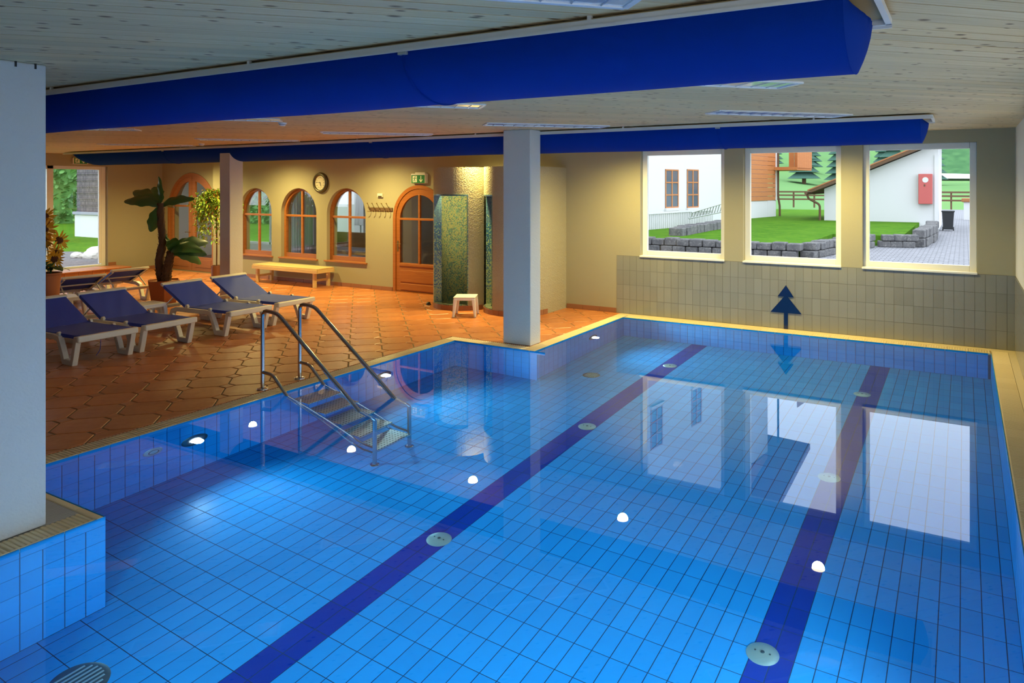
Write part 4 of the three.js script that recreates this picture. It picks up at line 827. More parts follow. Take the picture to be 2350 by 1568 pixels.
{
  const t = thing('banana_plant', 'banana plant with two shaggy trunks in a faceted terracotta pot', 'plant', [-13.08, 0, -8.02]);
  // faceted pot, wider at the rim
  const pot = new THREE.LatheGeometry([[0.0, 0.0], [0.23, 0.0], [0.30, 0.43], [0.285, 0.44], [0.27, 0.41], [0, 0.40]].map(([r, y]) => new THREE.Vector2(r, y)), 6); add('pot', toCreasedNormals(pot, 0.3), M.terraPot, t);
  const trunk = (pts, r0, r1, name) => {
    const cv = new THREE.CatmullRomCurve3(pts), g = new THREE.TubeGeometry(cv, 60, 1, 14, false), p = g.attributes.position;
    for (let i = 0; i <= 60; i++) { const s = i / 60, c = cv.getPointAt(s), ring = 1 + 0.16 * Math.abs(((s * 9) % 1) - 0.5) ; const R = (r0 + (r1 - r0) * s) * ring; for (let k = 0; k <= 14; k++) { const j = i * 15 + k; const n = V(p.getX(j) - c.x, p.getY(j) - c.y, p.getZ(j) - c.z).normalize(); const rr2 = R * (1 + 0.10 * Math.sin(k * 2.4 + i * 0.7) + 0.06 * Math.sin(k * 5 + i * 1.9)); p.setXYZ(j, c.x + n.x * rr2, c.y + n.y * rr2, c.z + n.z * rr2); } }
    g.computeVertexNormals(); const m = add('trunk', g, M.trunk, t); m.userData.label = name;
    const sc = []; for (let k = 0; k < 34; k++) { const s = rr(0.1, 0.95), c = cv.getPointAt(s), a = rr(0, 6.28), R = r0 + (r1 - r0) * s, q = new THREE.ConeGeometry(0.012, rr(0.05, 0.13), 4); q.rotateZ(-rr(0.5, 1.2)); q.translate(R * 1.1, 0.02, 0); q.rotateY(a); q.translate(c.x, c.y, c.z); sc.push(q); }
    const fib = add('bark_fibres', merge(sc), M.trunk, m); fib.userData.kind = 'stuff';
    return cv.getPointAt(1);
  };
  const up = trunk([V(-0.05, 0.36, 0), V(-0.10, 0.8, 0.02), V(-0.03, 1.15, 0), V(-0.08, 1.5, 0.0), V(-0.10, 1.88, 0)], 0.075, 0.058, 'tall shaggy brown trunk');
  const lo = trunk([V(0.06, 0.36, 0), V(0.07, 0.6, -0.02), V(0.14, 0.98, -0.06)], 0.085, 0.065, 'short shaggy brown trunk');
  const lf = (o, len, w, droop, yaw, pitch, mat, dy = 0, roll = 0) => { const g = leafGeo(len, w * 1.25, droop); g.rotateX(roll); g.rotateZ(pitch); g.rotateY(yaw); g.translate(o.x, o.y + dy, o.z); add('leaf', g, mat, t); };
  // world directions: along the picture to the left is (-0.87, 0, 0.5), to the right the opposite
  const LEFTWARD = Math.PI + 0.52, RIGHTWARD = 0.52;
  lf(up, 0.78, 0.11, 0.55, LEFTWARD + 0.15, 0.30, M.leafDark, -0.03, -0.9); lf(up, 0.80, 0.13, 0.35, LEFTWARD - 0.25, 0.42, M.leafDark, 0.02, -0.8); lf(up, 0.46, 0.12, 0.3, LEFTWARD - 0.5, 0.75, M.leaf, 0.03, -1.0);
  lf(up, 0.52, 0.055, 0.06, LEFTWARD - 0.6, 1.40, M.leaf, 0.0, -1.3); lf(up, 0.62, 0.09, 0.55, RIGHTWARD + 0.1, 0.42, M.leafDark, -0.04, 0.9);
  lf(up, 0.56, 0.10, 0.5, LEFTWARD + 0.5, -1.15, M.leaf, -0.06, -1.3); lf(up, 0.45, 0.09, 0.5, RIGHTWARD + 1.5, 0.1, M.leafDark, -0.02);
  lf(lo, 0.66, 0.15, 0.8, RIGHTWARD + 0.1, 0.55, M.leafDark, 0.02, 0.8); lf(lo, 0.62, 0.14, 1.05, RIGHTWARD - 0.5, 0.5, M.leaf, 0.0, 0.7); lf(lo, 0.6, 0.11, 1.2, RIGHTWARD + 0.3, -0.15, M.leaf, 0.0, 1.0); lf(lo, 0.62, 0.12, 1.0, RIGHTWARD - 0.15, 0.2, M.leafDark, 0.02, 0.9);
  lf(lo, 0.34, 0.04, 0.1, LEFTWARD - 0.3, 1.25, M.leaf, 0.0); lf(lo, 0.42, 0.10, 0.4, RIGHTWARD - 0.9, 0.9, M.leaf, 0.02); lf(lo, 0.4, 0.09, 0.7, RIGHTWARD + 1.2, 0.4, M.leafDark, 0.0);
}
{
  const t = thing('sunflower_pot', 'artificial sunflowers in a tall terracotta planter by the patio window', 'plant', [-12.9, 0, -5.97]);
  const pot = new THREE.LatheGeometry([[0, 0], [0.13, 0], [0.185, 0.76], [0.20, 0.77], [0.20, 0.80], [0.175, 0.80], [0.165, 0.76], [0, 0.75]].map(([r, y]) => new THREE.Vector2(r, y)), 28); add('pot', toCreasedNormals(pot, 0.5), M.terraPot, t);
  const petal = (() => { const s = new THREE.Shape(); s.moveTo(0, 0); s.quadraticCurveTo(0.022, 0.03, 0, 0.078); s.quadraticCurveTo(-0.022, 0.03, 0, 0); return new THREE.ShapeGeometry(s, 4); })();
  const flower = (x, y, z, size0, yaw, pitch, bend) => {
    const size = size0 * 1.25;
    const root = V(rr(-0.06, 0.06), 0.75, rr(-0.06, 0.06)), head = V(x, y, z);
    const st = add('stem', new THREE.TubeGeometry(new THREE.CatmullRomCurve3([root, V((root.x + x) / 2 - bend, (0.75 + y) / 2 + 0.08, (root.z + z) / 2), head]), 20, 0.008, 6, false), M.leafDark, t);
    const petals = []; for (let k = 0; k < 20; k++) { const q = petal.clone(); q.translate(0, 0.03, 0); q.rotateX(rr(-0.15, 0.5)); q.scale(size * rr(0.85, 1.15), size * rr(0.85, 1.15), size); q.rotateZ(k / 20 * 6.283 + rr(-0.1, 0.1)); petals.push(q); }
    const place = (g) => { g.rotateX(pitch); g.rotateY(yaw); g.translate(x, y, z); return g; };
    const c = new THREE.SphereGeometry(0.042 * size, 16, 10); c.scale(1, 1, 0.45); const fl = add('flower_head', place(c), M.seedHead, t);
    add('petals', place(merge(petals)), M.petal, fl);
  };
  const R = 0.52;
  flower(0.02, 1.72, 0.05, 1.2, R + 0.6, -0.5, 0.02); flower(0.09, 1.50, 0.10, 1.5, R + 0.9, 0.1, 0); flower(0.02, 1.36, 0.08, 1.4, R + 0.2, 0.5, 0.02); flower(0.24, 1.33, -0.06, 1.25, R + 1.2, 0.0, -0.05); flower(0.20, 1.13, -0.03, 1.0, R + 0.9, -0.3, 0.02); flower(0.22, 1.03, 0.0, 1.15, R + 0.7, 0.25, 0.0); flower(-0.12, 1.6, -0.05, 1.2, R - 0.3, 0, 0);
  for (const [yaw, h, L, W, dr, pt] of [[0.2, 0.85, 0.30, 0.10, 1.1, 0.6], [1.2, 0.84, 0.28, 0.10, 1.0, 0.5], [-0.8, 0.86, 0.3, 0.1, 1.0, 0.6], [2.2, 0.84, 0.28, 0.09, 1.1, 0.5], [3.4, 0.85, 0.3, 0.1, 1, 0.5], [4.4, 0.86, 0.28, 0.1, 1, 0.6], [0.5, 1.18, 0.2, 0.08, 1.0, 0.2], [-0.3, 0.98, 0.24, 0.09, 1.2, 0.4], [2.9, 1.25, 0.2, 0.08, 1, 0.2]]) { const g = leafGeo(L, W, dr, 0.15, 8); g.rotateZ(pt); g.rotateY(yaw); g.translate(0.03 * Math.cos(yaw), h, -0.03 * Math.sin(yaw)); add('leaf', g, M.leafDark, t); }
}
{
  const t = thing('trailing_shrub', 'tall yellow green leafy pot plant behind the slim white pillar', 'plant', [-14.95, 0, -10.42]);
  const pot = new THREE.LatheGeometry([[0, 0], [0.10, 0], [0.115, 0.02], [0.115, 0.38], [0.10, 0.38], [0.095, 0.35], [0, 0.35]].map(([r, y]) => new THREE.Vector2(r, y)), 28); add('pot', toCreasedNormals(pot, 0.5), std({ color: rgb(0.16, 0.06, 0.03), roughness: 0.3 }), t);
  add('stem', new THREE.TubeGeometry(new THREE.CatmullRomCurve3([V(0, 0.35, 0), V(0.02, 1.0, 0.01), V(-0.01, 1.6, 0), V(0, 2.05, 0)]), 24, 0.016, 8, false), M.trunk, t);
  const lg = leafGeo(0.10, 0.017, 0.5, 0.2, 4), many = new THREE.InstancedMesh(lg, std({ color: rgb(1, 1, 1), roughness: 0.5 }), 2600), q = new THREE.Object3D(), col = new THREE.Color();
  many.name = 'foliage'; many.userData.kind = 'stuff';
  for (let i = 0; i < 2600; i++) {                                   // drooping sprays from a high crown
    const spray = Math.floor(i / 26), a = NT[spray * 3 % 4096] * 6.283, reach = 0.18 + 0.36 * NT[(spray * 7 + 5) % 4096], len = 0.25 + 1.0 * Math.pow(NT[(spray * 11 + 9) % 4096], 2.2), s = (i % 26) / 26;
    const x = Math.cos(a) * reach * Math.sin(Math.min(1, s * 2.2) * 1.57), z = Math.sin(a) * reach * Math.sin(Math.min(1, s * 2.2) * 1.57), y = 2.05 + 0.10 * Math.sin(Math.min(1, s * 3) * 3.14) - len * s;
    q.position.set(x + rr(-0.05, 0.05), Math.max(0.5, y + rr(-0.04, 0.04)), z + rr(-0.05, 0.05)); q.rotation.set(rr(-0.6, 0.6), rr(0, 6.28), rr(-1.3, 0.2)); q.scale.setScalar(rr(0.7, 1.2)); q.updateMatrix(); many.setMatrixAt(i, q.matrix);
    const k = rnd(); many.setColorAt(i, k < 0.08 ? col.setRGB(0.55, 0.20, 0.03) : k < 0.5 ? col.setRGB(0.42, 0.55, 0.06) : col.setRGB(0.20, 0.40, 0.05));
  }
  t.add(many);
}

// ------------------------------------------------------------------ things on the walls
function canvasTex(w, h, draw) { const c = document.createElement('canvas'); c.width = w; c.height = h; const x = c.getContext('2d'); draw(x, w, h); const t = new THREE.CanvasTexture(c); t.colorSpace = THREE.SRGBColorSpace; return t; }
const exitTex = canvasTex(256, 128, (x, w, h) => {
  x.fillStyle = '#0f7a3c'; x.fillRect(0, 0, w, h); x.fillStyle = '#f2f4e2';
  x.fillRect(22, 14, 84, 100);                                        // door opening
  x.fillStyle = '#0f7a3c'; x.strokeStyle = '#0f7a3c'; x.lineCap = 'round'; x.lineJoin = 'round';
  x.beginPath(); x.arc(72, 30, 9, 0, 7); x.fill(); x.lineWidth = 13; x.beginPath(); x.moveTo(66, 46); x.lineTo(56, 72); x.stroke();
  x.lineWidth = 8; x.beginPath(); x.moveTo(66, 46); x.lineTo(86, 56); x.lineTo(96, 48); x.moveTo(64, 46); x.lineTo(44, 48); x.lineTo(36, 62); x.stroke();
  x.lineWidth = 9; x.beginPath(); x.moveTo(56, 72); x.lineTo(74, 86); x.lineTo(70, 108); x.moveTo(56, 72); x.lineTo(48, 92); x.lineTo(28, 98); x.stroke();
  x.fillStyle = '#f2f4e2'; x.strokeStyle = '#f2f4e2'; x.lineWidth = 13; x.lineCap = 'butt'; x.beginPath(); x.moveTo(182, 14); x.lineTo(182, 104); x.stroke();
  x.lineJoin = 'miter'; x.beginPath(); x.moveTo(152, 70); x.lineTo(182, 106); x.lineTo(212, 70); x.stroke();
});
const signFace = (w, h) => { const g = new THREE.PlaneGeometry(w, h); return g; };
{
  const face = std({ map: exitTex, roughness: 0.4 });
  const t = thing('exit_sign', 'green running man exit sign with a down arrow above the arched oak door', 'exit sign', [-9.65, 2.26, -(FAR - 0.001)]);
  add('housing', rbox(-0.19, 0.19, 0.0, 0.20, 0.0, 0.085, 0.012, 2), M.whitePlastic, t);
  add('top_hood', rbox(-0.10, 0.17, 0.198, 0.225, 0.01, 0.07, 0.012, 2), M.whitePlastic, t);
  const f = signFace(0.35, 0.165); f.translate(0, 0.088, 0.0865); add('sign_face', f, face, t);
  const u = thing('exit_sign', 'green running man exit sign with a down arrow above the patio window', 'exit sign', [LEFT + 0.001, 2.745, -9.43], Math.PI / 2);
  add('housing', rbox(-0.17, 0.17, 0.0, 0.16, 0.0, 0.06, 0.01, 2), M.whitePlastic, u);
  const fu = signFace(0.30, 0.145); fu.translate(0, 0.08, 0.0615); add('sign_face', fu, face, u);
}
{
  const clockTex = canvasTex(256, 256, (x) => {
    x.fillStyle = '#e9e2c0'; x.fillRect(0, 0, 256, 256); x.fillStyle = '#2c2818'; x.textAlign = 'center'; x.textBaseline = 'middle'; x.font = 'bold 24px serif';
    for (let k = 1; k <= 12; k++) { const a = k / 12 * 6.283 - 1.571; x.fillText(['I', 'II', 'III', 'IV', 'V', 'VI', 'VII', 'VIII', 'IX', 'X', 'XI', 'XII'][k - 1], 128 + 92 * Math.cos(a), 128 + 92 * Math.sin(a)); }
  });
  const t = thing('wall_clock', 'round bronze rimmed wall clock with a cream dial above the arched windows', 'clock', [-12.54, 2.28, -(FAR - 0.001)]);
  const rim = new THREE.LatheGeometry([[0.0, 0.0], [0.23, 0.0], [0.232, 0.03], [0.215, 0.055], [0.19, 0.062], [0.165, 0.05], [0.16, 0.03]].map(([r, y]) => new THREE.Vector2(r, y)), 56); rim.rotateX(Math.PI / 2);
  add('rim', rim, std({ color: rgb(0.10, 0.085, 0.05), roughness: 0.35, metalness: 0.5 }), t);
  const f = new THREE.CircleGeometry(0.163, 48); f.translate(0, 0, 0.031); add('dial', f, std({ map: clockTex, roughness: 0.5 }), t);
  const hand = (len, w, a) => { const g = box(-w, w, -0.02, len, 0.034, 0.037); g.rotateZ(a); return g; };
  add('hour_hand', hand(0.085, 0.005, Math.PI + 0.35), M.black, t); add('minute_hand', hand(0.125, 0.0035, Math.PI / 2 - 0.12), M.black, t);
}
{
  const t = thing('coat_rack', 'dark wooden coat rail with five brass hooks beside the arched door', 'coat rack', [-10.735, 1.715, -(FAR - 0.001)]);
  add('board', metreUV(rbox(-0.33, 0.33, -0.035, 0.035, 0, 0.022, 0.006, 1)), M.darkWood, t);
  for (let k = 0; k < 5; k++) {
    const x = -0.27 + k * 0.135;
    const h = add('hook', merge([tube([V(x, 0.0, 0.02), V(x, 0.01, 0.05), V(x - 0.045, 0.12, 0.085)], 0.006, 0.02, 20, 6), tube([V(x, -0.01, 0.03), V(x, -0.06, 0.07), V(x - 0.02, -0.045, 0.10)], 0.006, 0.02, 20, 6)]), M.brass, t);
    const kn = new THREE.SphereGeometry(0.014, 12, 8); kn.translate(x - 0.047, 0.126, 0.087); add('knob', kn, M.brass, h);
    const kb = new THREE.SphereGeometry(0.011, 12, 8); kb.translate(x - 0.02, -0.043, 0.102); add('knob', kb, M.brass, h);
  }
  const s = thing('thermostat', 'small cream thermostat box above the coat rail', 'thermostat', [-10.745, 1.965, -(FAR - 0.001)]);
  add('case', rbox(-0.07, 0.07, 0, 0.085, 0, 0.035, 0.006, 2), M.plastic, s); add('grille', rbox(-0.05, 0.06, 0.005, 0.035, 0.03, 0.038, 0.003, 1), M.brass, s);
}
{ // small fittings in the ceiling
  const sd = (label, b, a) => { const t = thing('smoke_detector', label, 'detector', [b, H, -a]); const g = new THREE.LatheGeometry([[0, -0.04], [0.03, -0.04], [0.045, -0.02], [0.055, 0]].map(([r, y]) => new THREE.Vector2(r, y)), 24); add('case', g, M.fixture, t); const s = new THREE.TorusGeometry(0.042, 0.003, 6, 24); s.rotateX(Math.PI / 2); s.translate(0, -0.022, 0); add('slot_ring', s, M.darkSteel, t); };
  sd('small round detector in the pine ceiling near the slim pillar', -12.2, 8.2); sd('small round detector in the pine ceiling between louvre lights', -7.32, 6.0);
  const c = tag(add('drain_cap', (() => { const g = new THREE.LatheGeometry([[0, 0.05], [0.03, 0.05], [0.035, 0.03], [0.05, 0.0]].map(([r, y]) => new THREE.Vector2(r, y)), 20); return g; })(), M.black), 'small black door stop on the terracotta floor beside the shower wall', 'door stop'); c.position.set(-8.63, 0, -10.35);
}

// ------------------------------------------------------------------ room behind the arched windows
{
  const s = polyShape([[-21.2, -0.2], [-8.5, -0.2], [-8.5, 3.1], [-21.2, 3.1]]);
  for (const [l, r, y0] of [[-20.6, -17.9, 0.35], [-16.4, -13.9, 0.6]]) { const q = new THREE.Path(); q.moveTo(l, y0); q.lineTo(r, y0); q.lineTo(r, 2.6); q.lineTo(l, 2.6); q.lineTo(l, y0); s.holes.push(q); }
  const g = extrude(s, 0.25, 0); g.translate(0, 0, -15.45);
  const w = new THREE.Group(); w.name = 'wall_lobby'; scene.add(w); structure(w, 'pale lobby walls seen through the arched windows', 'wall');
  add('back_wall', metreUV(g), M.white, w); add('side_wall', bx(-21.2, -21.0, -0.2, 3.1, 11.82, 15.2), M.white, w); add('side_wall', bx(-8.7, -8.5, -0.2, 3.1, 11.64, 15.2), M.white, w);
  add('ceiling_slab', bx(-21.2, -8.5, 2.95, 3.1, 11.82, 15.2), M.white, w);
  structure(add('floor_lobby', bx(-21.2, -8.5, -0.2, 0.0, 11.64, 15.2), std({ color: rgb(0.10, 0.05, 0.03), roughness: 0.35 })), 'dark brown lobby floor seen through the arched windows', 'floor');
  const win = new THREE.Group(); win.name = 'window_9'; scene.add(win); structure(win, 'white framed garden windows of the lobby seen through the arches', 'window');
  for (const [l, r, y0] of [[-20.6, -17.9, 0.35], [-16.4, -13.9, 0.6]]) { add('pane', bx(l, r, y0, 2.6, 15.33, 15.331), M.glass, win); for (const x of [l + 0.03, (l + r) / 2, r - 0.03]) add('frame', bx(x - 0.03, x + 0.03, y0, 2.6, 15.29, 15.36), M.frameWhite, win); add('frame', bx(l, r, y0, y0 + 0.06, 15.29, 15.36), M.frameWhite, win); }
  // long curtain
  const pos = [], idx = [], n = 60; for (let i = 0; i <= n; i++) { const x = -17.9 + 0.9 * i / n, z = -14.95 + 0.04 * Math.sin(i * 0.9); pos.push(x, 0.05, z, x, 2.8, z); } for (let i = 0; i < n; i++) idx.push(2 * i, 2 * i + 1, 2 * i + 2, 2 * i + 1, 2 * i + 3, 2 * i + 2);
  const cg = new THREE.BufferGeometry(); cg.setAttribute('position', new THREE.Float32BufferAttribute(pos, 3)); cg.setIndex(idx); cg.computeVertexNormals();
  tag(add('curtain', cg, phys({ color: rgb(0.8, 0.82, 0.85), roughness: 1, transmission: 0.4, thickness: 0 })), 'white folded curtain in the lobby behind the middle arched window', 'curtain');
  const b = thing('lobby_bench', 'pale wooden bench seat in the lobby behind the arched window beside the hooks', 'bench', [-14.3, 0, -13.9]);
  add('seat', metreUV(rbox(-0.9, 0.9, 0.40, 0.45, -0.25, 0.25, 0.01)), M.bench, b); add('backrest', metreUV(rbox(-0.9, 0.9, 0.55, 0.95, -0.27, -0.23, 0.01)), M.bench, b); for (const s2 of [-1, 1]) { add('end_panel', metreUV(rbox(s2 * 0.88 - 0.02, s2 * 0.88 + 0.02, 0, 0.95, -0.27, 0.25, 0.01)), M.bench, b); }
}

// ------------------------------------------------------------------ outside
const GR = 0.5, GL = 0.1;
structure(add('ground_garden', merge([bx(-90, -21.3, GL - 0.3, GL, -30, 90), bx(-21.3, -19.16, GL - 0.3, GL, -30, 11.5), bx(-21.3, -8.4, GL - 0.3, GL, 15.5, 90)]), M.grass), 'mown green lawn of the garden outside the patio window', 'lawn');
structure(add('ground_yard', bx(-8.4, 60, GR - 0.3, GR, 11.7, 60), M.paving), 'grey paved yard outside the end windows', 'paving');
structure(add('ground_side', bx(RIGHT + 0.31, 60, -0.1, 0.4, BACK - 0.3, 11.69), M.terrace), 'pale stone terrace outside the white side wall', 'terrace');
structure(add('garden_path', (() => { const s = polyShape([[-19.2, 8.6], [-19.2, 11.2], [-20.5, 11.9], [-24.5, 12.2], [-25.5, 11.6], [-22.0, 10.6], [-20.6, 8.6]]); const g = extrude(s, 0.03, 0); g.rotateX(-Math.PI / 2); g.translate(0, GL - 0.005, 0); return metreUV(g); })(), M.stone), 'grey stone path on the lawn outside the patio window', 'path');
const rockGeo = (r, sx, sy, sz) => { const g = mergeVertices((() => { const q = new THREE.IcosahedronGeometry(r, 2); q.deleteAttribute('normal'); q.deleteAttribute('uv'); return q; })()); const p = g.attributes.position; for (let i = 0; i < p.count; i++) { const k = 0.8 + 0.4 * vn(p.getX(i) / r * 2 + 9, p.getY(i) / r * 2 + p.getZ(i) / r * 1.7 + 5, 64, 64); p.setXYZ(i, p.getX(i) * k * sx, p.getY(i) * k * sy, p.getZ(i) * k * sz); } g.computeVertexNormals(); return metreUV(g); };
[[-21.9, 11.35, 0.24, 1.4, 'large pale boulder at the path corner outside the patio window'], [-22.8, 11.9, 0.26, 1.2, 'rounded grey boulder behind the pale one by the garden path'], [-22.4, 11.15, 0.14, 1.5, 'small flat stone beside the boulders by the garden path']].forEach(([b, a, r, s, label]) => { const m = tag(add('boulder', rockGeo(r, s, 0.75, 1), std({ color: rgb(0.62, 0.58, 0.52), roughness: 0.95 })), label, 'boulder'); m.position.set(b, GL + 0.08, -a); });
// shingled garden building
{
  const t = thing('shingled_building', 'grey shingled garden building on a white plinth beside the hedge', 'building', [-30.2, GL, -18]);
  add('plinth', metreUV(box(-2.25, 2.2, -0.1, 0.92, -2, 1.95)), M.render, t); add('ledge', rbox(-2.32, 2.3, 0.92, 1.04, -2, 2.02, 0.02), M.plinthStone, t);
  for (let r = 0; r < 16; r++) { const y0 = 1.04 + r * 0.26; add('shingle_course', metreUV(box(-2.18, 2.2, y0, y0 + 0.27, -2, 1.90 + 0.0)), M.shingle, t); add('shingle_course', metreUV(box(-2.2, 2.2, y0, y0 + 0.03, -2, 1.925)), M.shingle, t); }
  add('roof', (() => { const g = new THREE.ConeGeometry(4, 2, 4); g.rotateY(Math.PI / 4); g.translate(0, 6.2, 0); return g; })(), M.darkWood, t);
}
// hedges
function hedge(label, x, z, yaw, L, h, d, n, y0) {
  const t = thing('hedge', label, 'hedge', [x, y0, z], yaw);
  add('core', box(-L / 2, L / 2, 0, h - 0.3, -d / 2 + 0.2, d / 2 - 0.2), std({ color: rgb(0.10, 0.25, 0.06), roughness: 1 }), t);
  const lg = leafGeo(0.34, 0.10, 0.4, 0.2, 4), m = new THREE.InstancedMesh(lg, std({ color: rgb(1, 1, 1), roughness: 0.6 }), n), q = new THREE.Object3D(), c = new THREE.Color(); m.name = 'foliage'; m.userData.kind = 'stuff';
  for (let i = 0; i < n; i++) { const u = rr(-L / 2, L / 2), front = rnd() < 0.75, y = front ? rr(0.05, h) : h + rr(-0.3, 0.2), w = front ? d / 2 + 0.35 * (fbm(u / L + 0.5, y / h, 6, 4, 2) - 0.6) * 2 + rr(-0.15, 0.05) : rr(-d / 2, d / 2);
    q.position.set(u, y, w); q.rotation.set(rr(-1, 1), rr(0, 6.28), rr(-1.2, 0.6)); q.scale.setScalar(rr(0.6, 1.3)); q.updateMatrix(); m.setMatrixAt(i, q.matrix); const k = rnd(); m.setColorAt(i, c.setRGB(0.05 + 0.10 * k, 0.16 + 0.20 * k, 0.035 + 0.05 * k)); }
  t.add(m);
}
hedge('dense green leafy hedge behind the shingled building', -44, -23, 1.05, 22, 7, 2, 9000, GL);
hedge('dense green leafy hedge across the garden behind the arched windows', -30.5, -28, 0.12, 16, 5.5, 2, 9000, GL);
// furled garden parasols
for (const [b, a, label] of [[-21.6, 17.6, 'furled white garden parasol beyond the arched window by the slim pillar'], [-17.0, 17.0, 'furled white garden parasol beyond the arched window by the coat hooks']]) {
  const t = thing('parasol', label, 'parasol', [b, GL, -a]);
  add('pole', bar(V(0, 0, 0), V(0, 2.9, 0), 0.025), M.galvanised, t);
  const pts = [[0.02, 2.85], [0.06, 2.6], [0.10, 2.2], [0.13, 1.7], [0.16, 1.2], [0.19, 0.85], [0.15, 0.84]].map(([r, y]) => new THREE.Vector2(r, y)), g = new THREE.LatheGeometry(pts, 32), p = g.attributes.position;
  for (let i = 0; i < p.count; i++) { const an = Math.atan2(p.getZ(i), p.getX(i)), k = 1 + 0.22 * Math.sin(an * 8); p.setX(i, p.getX(i) * k); p.setZ(i, p.getZ(i) * k); } g.computeVertexNormals(); add('furled_canopy', g, M.render, t);
  add('base', rbox(-0.3, 0.3, 0, 0.08, -0.3, 0.3, 0.02), M.stone, t);
}
// raised lawn behind low rough stone walls
structure(add('ground_lawn', bx(-20, -3.35, GR, 0.80, 17.75, 45), M.grass), 'raised green lawn behind the low stone wall', 'lawn');
structure(add('ground_lawn', bx(-3.35, -1.5, GR, 0.80, 22.3, 40), M.grass), 'raised green lawn in front of the shed', 'lawn');
{
  const stones = (label, pts, h, th) => {
    const t = thing('stone_wall', label, 'stone wall', [0, GR, 0]);
    for (let s = 0; s + 1 < pts.length; s++) {
      const [b0, a0] = pts[s], [b1, a1] = pts[s + 1], len = Math.hypot(b1 - b0, a1 - a0), n = Math.max(1, Math.round(len / 0.36)), yaw = Math.atan2(a1 - a0, b1 - b0);
      for (let r = 0; r < 2; r++) for (let i = 0; i < n; i++) {
        const f = (i + 0.5 + (r ? 0.3 : 0)) / (n + 0.3), w = len / n; const g = metreUV(rbox(-w / 2 + 0.012, w / 2 - 0.012, 0, h / 2 - 0.01 + rr(-0.02, 0.03) * r, -th / 2 + rr(-0.03, 0.02), th / 2 + rr(-0.02, 0.03), 0.03, 2), rr(0, 3), rr(0, 3));
        const m = add('stone', g, M.stone, t); m.position.set(b0 + (b1 - b0) * f, r * h / 2, -(a0 + (a1 - a0) * f)); m.rotation.y = yaw + rr(-0.03, 0.03);
      }
    }
  };
  stones('low rough stone wall along the yard below the end windows', [[-8.2, 17.6], [-3.3, 17.5]], 0.36, 0.34);
  stones('low rough stone wall turning back from the yard corner towards the shed', [[-3.2, 17.6], [-2.9, 19.2], [-2.3, 21.8]], 0.36, 0.34);
  stones('low rough stone wall in front of the shed lawn', [[-2.1, 22.0], [-1.1, 22.2]], 0.36, 0.34);
  stones('low stone wall curving to the corner of the shed', [[-1.1, 22.3], [-0.9, 25], [-0.95, 28.5]], 0.5, 0.34);
  stones('low stone wall under the leaning metal ladder', [[-7.05, 19.1], [-7.15, 24.0]], 0.55, 0.4);
}
